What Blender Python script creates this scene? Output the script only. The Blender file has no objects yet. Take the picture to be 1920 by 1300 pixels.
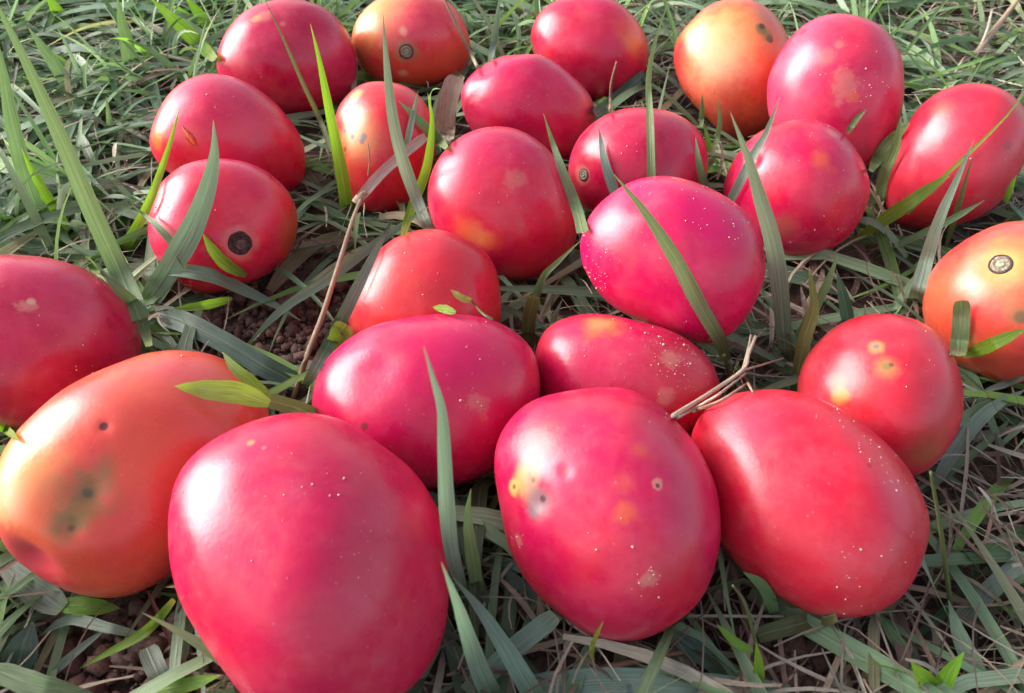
import bpy, math, random
import numpy as np
from mathutils import Vector, noise
from mathutils.bvhtree import BVHTree

random.seed(7)
rng = np.random.default_rng(7)
S = bpy.context.scene

# ------------------------------------------------------------------ camera
CAM_H, PITCH, FPX = 0.20, math.radians(45.0), 1480.0
FW = np.array([0, math.cos(PITCH), -math.sin(PITCH)])
UP = np.array([0, math.sin(PITCH), math.cos(PITCH)])
RT = np.array([1.0, 0, 0])
CAM = np.array([0, 0, CAM_H])
cd = bpy.data.cameras.new('camera')
cam = bpy.data.objects.new('camera', cd)
S.collection.objects.link(cam)
cam.location = CAM
cam.rotation_euler = (math.pi / 2 - PITCH, 0, 0)
cd.sensor_width = 36.0
cd.lens = 36.0 * FPX / 1920.0
cd.clip_start, cd.clip_end = 0.005, 300.0
cd.dof.use_dof = True
cd.dof.focus_distance = 0.26
cd.dof.aperture_fstop = 30.0
S.camera = cam

# ------------------------------------------------------------------ light
SUN_EL, SUN_AZ = math.radians(24), math.radians(-74)   # azimuth from +Y towards +X
w = bpy.data.worlds.new('World'); S.world = w; w.use_nodes = True
nt = w.node_tree
for n in list(nt.nodes): nt.nodes.remove(n)
sky = nt.nodes.new('ShaderNodeTexSky'); sky.sky_type = 'NISHITA'; sky.sun_disc = False
sky.sun_elevation = SUN_EL; sky.sun_rotation = SUN_AZ
sky.air_density = 1.0; sky.dust_density = 3.0; sky.ozone_density = 1.0
hs = nt.nodes.new('ShaderNodeHueSaturation'); hs.inputs['Saturation'].default_value = 0.55
bg = nt.nodes.new('ShaderNodeBackground'); bg.inputs['Strength'].default_value = 0.14
wo = nt.nodes.new('ShaderNodeOutputWorld')
nt.links.new(sky.outputs[0], hs.inputs['Color']); nt.links.new(hs.outputs[0], bg.inputs[0]); nt.links.new(bg.outputs[0], wo.inputs[0])
sl = bpy.data.lights.new('sun', 'SUN'); sl.energy = 2.3; sl.angle = math.radians(48); sl.color = (1, 0.98, 0.965)
so = bpy.data.objects.new('sun', sl); S.collection.objects.link(so)
sd = Vector((math.sin(SUN_AZ) * math.cos(SUN_EL), math.cos(SUN_AZ) * math.cos(SUN_EL), math.sin(SUN_EL)))
so.rotation_euler = sd.to_track_quat('Z', 'Y').to_euler()
so.location = sd * 3
vs = S.view_settings
S.display_settings.display_device = 'sRGB'
vs.view_transform = 'Standard'; vs.look = 'None'; vs.gamma = 1.0; vs.use_curve_mapping = False
vs.exposure = 1.25
S.render.engine = 'CYCLES'
S.cycles.use_denoising = True
S.cycles.max_bounces = 8; S.cycles.transparent_max_bounces = 4

# ------------------------------------------------------------------ helpers
def ray(x, y):
    d = FW + RT * (x - 960) / FPX + UP * (650 - y) / FPX
    return d / np.linalg.norm(d)
def project(p):
    q = np.asarray(p) - CAM; z = q @ FW
    return 960 + FPX * (q @ RT) / z, 650 - FPX * (q @ UP) / z, z
def pt_z(x, y, z):                       # point of a pixel's ray at height z
    d = ray(x, y); return CAM + d * ((z - CAM_H) / d[2])
def pt_y(x, y, yy):                      # point of a pixel's ray at world depth y
    d = ray(x, y); return CAM + d * (yy / d[1])

def link(o, parent=None):
    S.collection.objects.link(o)
    if parent is not None: o.parent = parent
    return o
def mesh_np(name, V, F, mat, attrs=None, smooth=True):
    """V (n,3), F list or (m,k) array of equal-size faces"""
    me = bpy.data.meshes.new(name)
    V = np.ascontiguousarray(V, dtype=np.float32); F = np.asarray(F, dtype=np.int32)
    m, k = F.shape
    me.vertices.add(len(V)); me.vertices.foreach_set('co', V.ravel())
    me.loops.add(m * k); me.loops.foreach_set('vertex_index', F.ravel())
    me.polygons.add(m); me.polygons.foreach_set('loop_start', np.arange(0, m * k, k, dtype=np.int32))
    me.update(calc_edges=True)
    if smooth: me.polygons.foreach_set('use_smooth', np.ones(m, dtype=bool))
    for an, A in (attrs or {}).items():
        A = np.asarray(A, dtype=np.float32)
        if A.ndim == 2:
            C4 = np.c_[A, np.ones(len(A), dtype=np.float32)] if A.shape[1] == 3 else A
            at = me.attributes.new(an, 'FLOAT_COLOR', 'POINT'); at.data.foreach_set('color', C4.astype(np.float32).ravel())
        else:
            at = me.attributes.new(an, 'FLOAT', 'POINT'); at.data.foreach_set('value', A.ravel())
    me.materials.append(mat)
    me.validate()
    return me
def tag(o, label=None, cat=None, group=None, kind=None):
    if label: o['label'] = label
    if cat: o['category'] = cat
    if group: o['group'] = group
    if kind: o['kind'] = kind
    return o
def empty(name, loc):
    e = bpy.data.objects.new(name, None); e.empty_display_size = 0.01
    e.location = loc; return link(e)

# ------------------------------------------------------------------ materials
class NB:
    def __init__(s, name):
        s.m = bpy.data.materials.new(name); s.m.use_nodes = True; s.t = s.m.node_tree
        for n in list(s.t.nodes): s.t.nodes.remove(n)
        s.out = s.n('ShaderNodeOutputMaterial')
    def n(s, k, **kw):
        x = s.t.nodes.new(k)
        for a, b in kw.items(): setattr(x, a, b)
        return x
    def l(s, a, b): s.t.links.new(a, b)
    def setv(s, sock, v):
        if hasattr(v, 'links'): s.l(v, sock)
        else: sock.default_value = v
    def noise(s, vec, scale, detail=2.0, rough=0.5, out=0):
        x = s.n('ShaderNodeTexNoise'); s.l(vec, x.inputs['Vector'])
        x.inputs['Scale'].default_value = scale; x.inputs['Detail'].default_value = detail; x.inputs['Roughness'].default_value = rough
        return x.outputs[out]
    def math(s, op, a, b=0.0, c=None):
        x = s.n('ShaderNodeMath', operation=op); s.setv(x.inputs[0], a); s.setv(x.inputs[1], b)
        if c is not None: s.setv(x.inputs[2], c)
        return x.outputs[0]
    def mapr(s, v, a, b, c, d, smooth=True):
        x = s.n('ShaderNodeMapRange', interpolation_type='SMOOTHSTEP' if smooth else 'LINEAR')
        for i, q in enumerate((v, a, b, c, d)): s.setv(x.inputs[i], q)
        return x.outputs[0]
    def mix(s, f, a, b, mode='MIX'):
        x = s.n('ShaderNodeMix', data_type='RGBA', blend_type=mode)
        s.setv(x.inputs[0], f)
        for i, q in ((6, a), (7, b)):
            if hasattr(q, 'links'): s.l(q, x.inputs[i])
            else: x.inputs[i].default_value = (*q[:3], 1)
        return x.outputs[2]
    def bump(s, h, strength, dist, normal=None):
        x = s.n('ShaderNodeBump'); s.l(h, x.inputs['Height']); x.inputs['Strength'].default_value = strength; x.inputs['Distance'].default_value = dist
        if normal is not None: s.l(normal, x.inputs['Normal'])
        return x.outputs[0]
    def pbr(s, **kw):
        x = s.n('ShaderNodeBsdfPrincipled')
        for a, b in kw.items():
            k = a.replace('_', ' ')
            if hasattr(b, 'links'): s.l(b, x.inputs[k])
            else: x.inputs[k].default_value = (*b, 1) if isinstance(b, tuple) and len(b) == 3 and k.endswith('Color') else b
        return x

def grass_material(name, transl=0.3, rough=0.42, tc=(1.15, 1.3, 0.95)):
    b = NB(name)
    at = b.n('ShaderNodeAttribute', attribute_name='tint').outputs['Color']
    uu = b.n('ShaderNodeAttribute', attribute_name='uu').outputs['Fac']
    tt = b.n('ShaderNodeAttribute', attribute_name='tt').outputs['Fac']
    geo = b.n('ShaderNodeNewGeometry').outputs['Position']
    # parallel veins run along the blade
    comb = b.n('ShaderNodeCombineXYZ'); b.l(b.math('MULTIPLY', uu, 9.0), comb.inputs[0]); b.l(b.math('MULTIPLY', tt, 1.6), comb.inputs[1])
    b.l(b.noise(geo, 25.0, 1.0), comb.inputs[2])
    vein = b.noise(comb.outputs[0], 2.2, 2.0)
    mid = b.mapr(b.math('ABSOLUTE', uu), 0.0, 0.16, 1.0, 0.0)
    c = b.mix(b.mapr(vein, 0.38, 0.66, 0.0, 0.75), at, (0.0, 0.0, 0.0), 'MIX')
    c = b.mix(0.55, at, c)
    c = b.mix(b.math('MULTIPLY', mid, 0.22), c, (0.42, 0.5, 0.33))
    blot = b.mapr(b.noise(geo, 260.0, 3.0), 0.56, 0.75, 0.0, 0.35)
    c = b.mix(blot, c, b.mix(0.5, c, (0.35, 0.33, 0.2)))
    nrm = b.bump(b.math('ADD', vein, b.math('MULTIPLY', mid, 0.8)), 0.5, 0.0004)
    p = b.pbr(Base_Color=c, Roughness=rough, Normal=nrm, Specular_IOR_Level=0.45)
    tr = b.n('ShaderNodeBsdfTranslucent'); b.l(b.mix(1.0, c, tc, 'MULTIPLY'), tr.inputs['Color'])
    ms = b.n('ShaderNodeMixShader'); ms.inputs[0].default_value = transl
    b.l(p.outputs[0], ms.inputs[1]); b.l(tr.outputs[0], ms.inputs[2]); b.l(ms.outputs[0], b.out.inputs[0])
    return b.m
def straw_material(name):
    b = NB(name)
    at = b.n('ShaderNodeAttribute', attribute_name='tint').outputs['Color']
    uu = b.n('ShaderNodeAttribute', attribute_name='uu').outputs['Fac']
    tt = b.n('ShaderNodeAttribute', attribute_name='tt').outputs['Fac']
    geo = b.n('ShaderNodeNewGeometry').outputs['Position']
    comb = b.n('ShaderNodeCombineXYZ'); b.l(b.math('MULTIPLY', uu, 7.0), comb.inputs[0]); b.l(b.math('MULTIPLY', tt, 2.5), comb.inputs[1])
    b.l(b.noise(geo, 30.0, 1.0), comb.inputs[2])
    v = b.noise(comb.outputs[0], 2.0, 3.0, 0.6)
    c = b.mix(b.mapr(v, 0.4, 0.68, 0.0, 0.5), at, (0.10, 0.065, 0.045))
    c = b.mix(b.mapr(b.noise(geo, 420.0, 2.0), 0.55, 0.8, 0, 0.6), c, (0.5, 0.43, 0.33))
    p = b.pbr(Base_Color=c, Roughness=0.7, Normal=b.bump(v, 0.9, 0.0005))
    b.l(p.outputs[0], b.out.inputs[0]); return b.m
def soil_material():
    b = NB('soil')
    geo = b.n('ShaderNodeNewGeometry').outputs['Position']
    a = b.noise(geo, 90.0, 6.0, 0.65); f = b.noise(geo, 900.0, 3.0, 0.6); g = b.noise(geo, 9.0, 3.0)
    c = b.mix(b.mapr(a, 0.35, 0.7, 0, 1), (0.04, 0.02, 0.016), (0.17, 0.09, 0.07))
    c = b.mix(b.mapr(f, 0.55, 0.75, 0, 0.6), c, (0.2, 0.13, 0.105))
    # beyond the modelled blades the lawn carries on as a green and straw mottle
    ln = b.n('ShaderNodeVectorMath', operation='LENGTH'); b.l(geo, ln.inputs[0])
    far = b.mapr(ln.outputs['Value'], 0.55, 1.0, 0.0, 1.0)
    lawn = b.mix(b.mapr(b.noise(geo, 60.0, 6.0, 0.7), 0.35, 0.65, 0, 1), (0.06, 0.10, 0.05), (0.20, 0.27, 0.16))
    lawn = b.mix(b.mapr(g, 0.45, 0.7, 0, 0.7), lawn, (0.26, 0.22, 0.15))
    c = b.mix(far, c, lawn)
    p = b.pbr(Base_Color=c, Roughness=0.92, Normal=b.bump(b.math('ADD', a, b.math('MULTIPLY', f, 0.3)), 0.9, 0.004))
    b.l(p.outputs[0], b.out.inputs[0]); return b.m
def crumb_material():
    b = NB('crumb')
    at = b.n('ShaderNodeAttribute', attribute_name='tint').outputs['Color']
    geo = b.n('ShaderNodeNewGeometry').outputs['Position']
    f = b.noise(geo, 1400.0, 4.0, 0.65)
    c = b.mix(b.mapr(f, 0.4, 0.7, 0, 0.6), at, (0.05, 0.028, 0.022))
    p = b.pbr(Base_Color=c, Roughness=0.9, Normal=b.bump(f, 0.8, 0.0006))
    b.l(p.outputs[0], b.out.inputs[0]); return b.m

M_GRASS = grass_material('grass_blade', 0.3, 0.42)
M_LIME = grass_material('young_grass', 0.45, 0.4, (1.4, 1.6, 0.7))
M_STRAW = straw_material('straw')
M_SOIL = soil_material()
M_CRUMB = crumb_material()

# ------------------------------------------------------------------ ground
def soil_h(x, y):
    return -0.006 + 0.004 * noise.noise(Vector((x * 18, y * 18, 0))) + 0.0022 * noise.noise(Vector((x * 70, y * 70, 3)))
gx = np.r_[[-150, -60, -20, -8, -3, -1.5], np.linspace(-0.8, 0.8, 241), [1.5, 3, 8, 20, 60, 150]]
gy = np.r_[[-150, -60, -20, -8, -3, -1.2], np.linspace(-0.5, 1.3, 271), [1.8, 3, 8, 20, 60, 150]]
nx, ny = len(gx), len(gy)
GX, GY = np.meshgrid(gx, gy)
GZ = np.array([[soil_h(x, y) if abs(x) < 1 and -0.6 < y < 1.4 else -0.006 for x in gx] for y in gy])
gv = np.stack([GX, GY, GZ], -1).reshape(-1, 3)
ii, jj = np.meshgrid(np.arange(nx - 1), np.arange(ny - 1))
q = (jj * nx + ii).ravel()
gf = np.stack([q, q + 1, q + 1 + nx, q + nx], -1)
ground = link(bpy.data.objects.new('ground', mesh_np('ground', gv, gf, M_SOIL)))
tag(ground, 'dark reddish brown soil showing between the grass blades', kind='structure')

# outlines of the tomatoes, in pixels of the photograph; each is given its own distance and thickness below
TOM = {
 'a': [(408,130),(412,90),(432,50),(475,14),(525,0),(580,4),(625,26),(655,65),(668,112),(665,155),(640,190),(600,210),(550,214),(490,205),(440,180),(415,155)],
 'b': [(658,80),(664,50),(680,22),(712,-2),(760,-14),(810,-12),(845,5),(868,35),(881,75),(880,105),(862,137),(830,155),(790,163),(745,162),(700,150),(672,122)],
 'c': [(995,62),(1004,34),(1030,6),(1065,-6),(1110,-8),(1152,2),(1188,30),(1210,66),(1216,105),(1206,142),(1178,170),(1140,190),(1095,185),(1050,160),(1015,125),(998,95)],
 'd': [(1264,96),(1270,70),(1294,41),(1331,7),(1368,-3),(1412,0),(1449,22),(1478,63),(1490,130),(1475,200),(1440,240),(1397,258),(1368,262),(1353,251),(1323,218),(1290,181),(1268,133)],
 'e': [(1567,25),(1534,33),(1493,59),(1464,96),(1445,137),(1441,173),(1443,215),(1470,265),(1530,310),(1600,322),(1633,310),(1667,266),(1689,221),(1696,166),(1694,118),(1678,81),(1648,48),(1608,30)],
 'f': [(1818,159),(1774,166),(1733,192),(1700,236),(1681,281),(1667,332),(1659,382),(1674,417),(1700,428),(1737,428),(1811,417),(1862,391),(1895,354),(1918,314),(1932,258),(1930,221),(1907,185),(1866,162)],
 'g': [(399,140),(351,151),(314,181),(292,218),(281,251),(284,288),(310,317),(380,350),(450,372),(520,370),(554,358),(570,321),(567,273),(546,229),(517,196),(472,162),(436,146)],
 'h': [(711,152),(674,159),(644,185),(628,218),(626,251),(631,288),(641,325),(655,354),(673,384),(692,397),(725,395),(766,380),(799,347),(813,300),(813,250),(800,200),(770,165),(740,154)],
 'i': [(969,103),(925,111),(895,129),(873,151),(863,177),(864,207),(873,236),(910,275),(970,300),(1040,306),(1090,270),(1106,240),(1113,214),(1109,188),(1087,159),(1050,129),(1006,107)],
 'j': [(1228,201),(1176,203),(1135,218),(1098,247),(1072,288),(1066,325),(1072,362),(1097,400),(1140,425),(1200,435),(1270,415),(1310,375),(1325,332),(1327,295),(1320,258),(1294,229),(1257,207)],
 'k': [(1508,224),(1460,229),(1419,251),(1382,288),(1362,329),(1354,360),(1368,400),(1400,440),(1456,486),(1515,483),(1574,457),(1608,425),(1625,395),(1633,345),(1620,303),(1597,266),(1560,236)],
 'l': [(921,236),(877,247),(844,269),(818,303),(804,340),(803,377),(812,415),(850,470),(890,505),(940,522),(980,525),(1025,516),(1068,475),(1082,435),(1080,388),(1061,332),(1036,288),(999,255),(958,238)],
 'm': [(417,298),(373,303),(332,321),(303,347),(284,380),(278,417),(281,458),(295,485),(320,516),(343,536),(377,552),(415,552),(461,534),(512,508),(546,468),(559,430),(557,399),(546,369),(517,336),(476,310)],
 'n': [(1246,329),(1191,340),(1146,365),(1109,402),(1089,443),(1089,486),(1106,527),(1135,560),(1176,586),(1227,608),(1275,630),(1316,647),(1345,641),(1375,619),(1405,582),(1427,545),(1434,505),(1430,457),(1416,428),(1393,395),(1357,365),(1301,340)],
 'o': [(807,428),(759,438),(711,468),(685,501),(666,542),(653,586),(655,630),(700,670),(800,690),(890,665),(930,625),(940,579),(938,542),(928,501),(906,468),(858,438)],
 'p': [(0,478),(74,483),(148,501),(192,527),(229,564),(255,605),(264,641),(260,690),(235,735),(180,775),(100,800),(30,806),(-30,790),(-85,750),(-120,690),(-128,620),(-105,545),(-55,495)],
 'q': [(1920,413),(1866,424),(1818,447),(1781,472),(1752,500),(1737,534),(1731,575),(1737,605),(1760,650),(1795,682),(1840,708),(1884,722),(1930,718),(1985,700),(2030,655),(2050,580),(2035,495),(1990,435)],
 'r': [(1663,585),(1608,592),(1567,612),(1534,641),(1510,675),(1497,710),(1493,750),(1505,805),(1545,860),(1600,890),(1670,900),(1722,893),(1755,867),(1785,830),(1801,789),(1807,752),(1805,715),(1792,671),(1766,630),(1718,597)],
 's': [(1006,640),(1028,612),(1061,593),(1109,588),(1154,592),(1198,602),(1250,616),(1290,635),(1325,665),(1347,708),(1350,745),(1335,785),(1280,820),(1200,840),(1100,830),(1035,790),(1002,740),(998,685)],
 't': [(821,590),(766,593),(711,605),(659,627),(622,660),(597,697),(583,735),(586,780),(605,830),(650,880),(720,910),(800,918),(870,908),(930,880),(975,840),(1000,790),(1012,740),(1012,697),(1000,660),(975,628),(932,605),(877,592)],
 'u': [(332,660),(277,662),(221,678),(166,704),(111,737),(55,789),(18,830),(-3,866),(-14,910),(-12,960),(0,1022),(20,1045),(48,1071),(92,1093),(148,1115),(192,1121),(240,1115),(287,1095),(340,1055),(400,1000),(470,920),(508,840),(508,785),(490,740),(461,704),(425,678),(380,664)],
 'v': [(313,993),(313,949),(321,913),(340,875),(369,846),(406,820),(443,797),(498,778),(554,772),(609,778),(650,793),(692,815),(729,844),(755,868),(785,898),(814,938),(832,1005),(845,1080),(845,1145),(836,1196),(812,1246),(775,1292),(705,1338),(620,1362),(540,1358),(470,1322),(424,1262),(380,1200),(344,1152),(325,1110),(316,1056)],
 'w': [(925,870),(936,819),(962,782),(999,752),(1043,737),(1098,727),(1154,727),(1198,737),(1235,763),(1264,793),(1294,822),(1322,868),(1342,931),(1352,986),(1349,1041),(1334,1089),(1305,1134),(1264,1174),(1220,1195),(1172,1206),(1128,1200),(1091,1185),(1047,1152),(991,1101),(962,1049),(943,986),(930,923)],
 'x': [(1423,729),(1375,734),(1331,758),(1301,792),(1292,835),(1300,890),(1318,945),(1340,1000),(1368,1041),(1397,1068),(1427,1097),(1471,1126),(1515,1147),(1571,1158),(1619,1156),(1663,1137),(1700,1101),(1729,1056),(1746,1005),(1742,949),(1718,890),(1685,850),(1645,811),(1589,774),(1534,747),(1478,732)],
}

# ------------------------------------------------------------------ tomatoes
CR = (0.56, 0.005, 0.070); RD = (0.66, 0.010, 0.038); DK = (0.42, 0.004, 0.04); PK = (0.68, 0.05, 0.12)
ORG = (0.74, 0.115, 0.045); ORD = (0.69, 0.05, 0.04); YEL = (0.74, 0.36, 0.10); CREAM = (0.78, 0.5, 0.3)
TAN = (0.36, 0.2, 0.11); BRN = (0.07, 0.04, 0.025); BLK = (0.015, 0.012, 0.012); OLV = (0.2, 0.17, 0.05); GRY = (0.2, 0.17, 0.18); SKR = (0.62, 0.22, 0.17)
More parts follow.
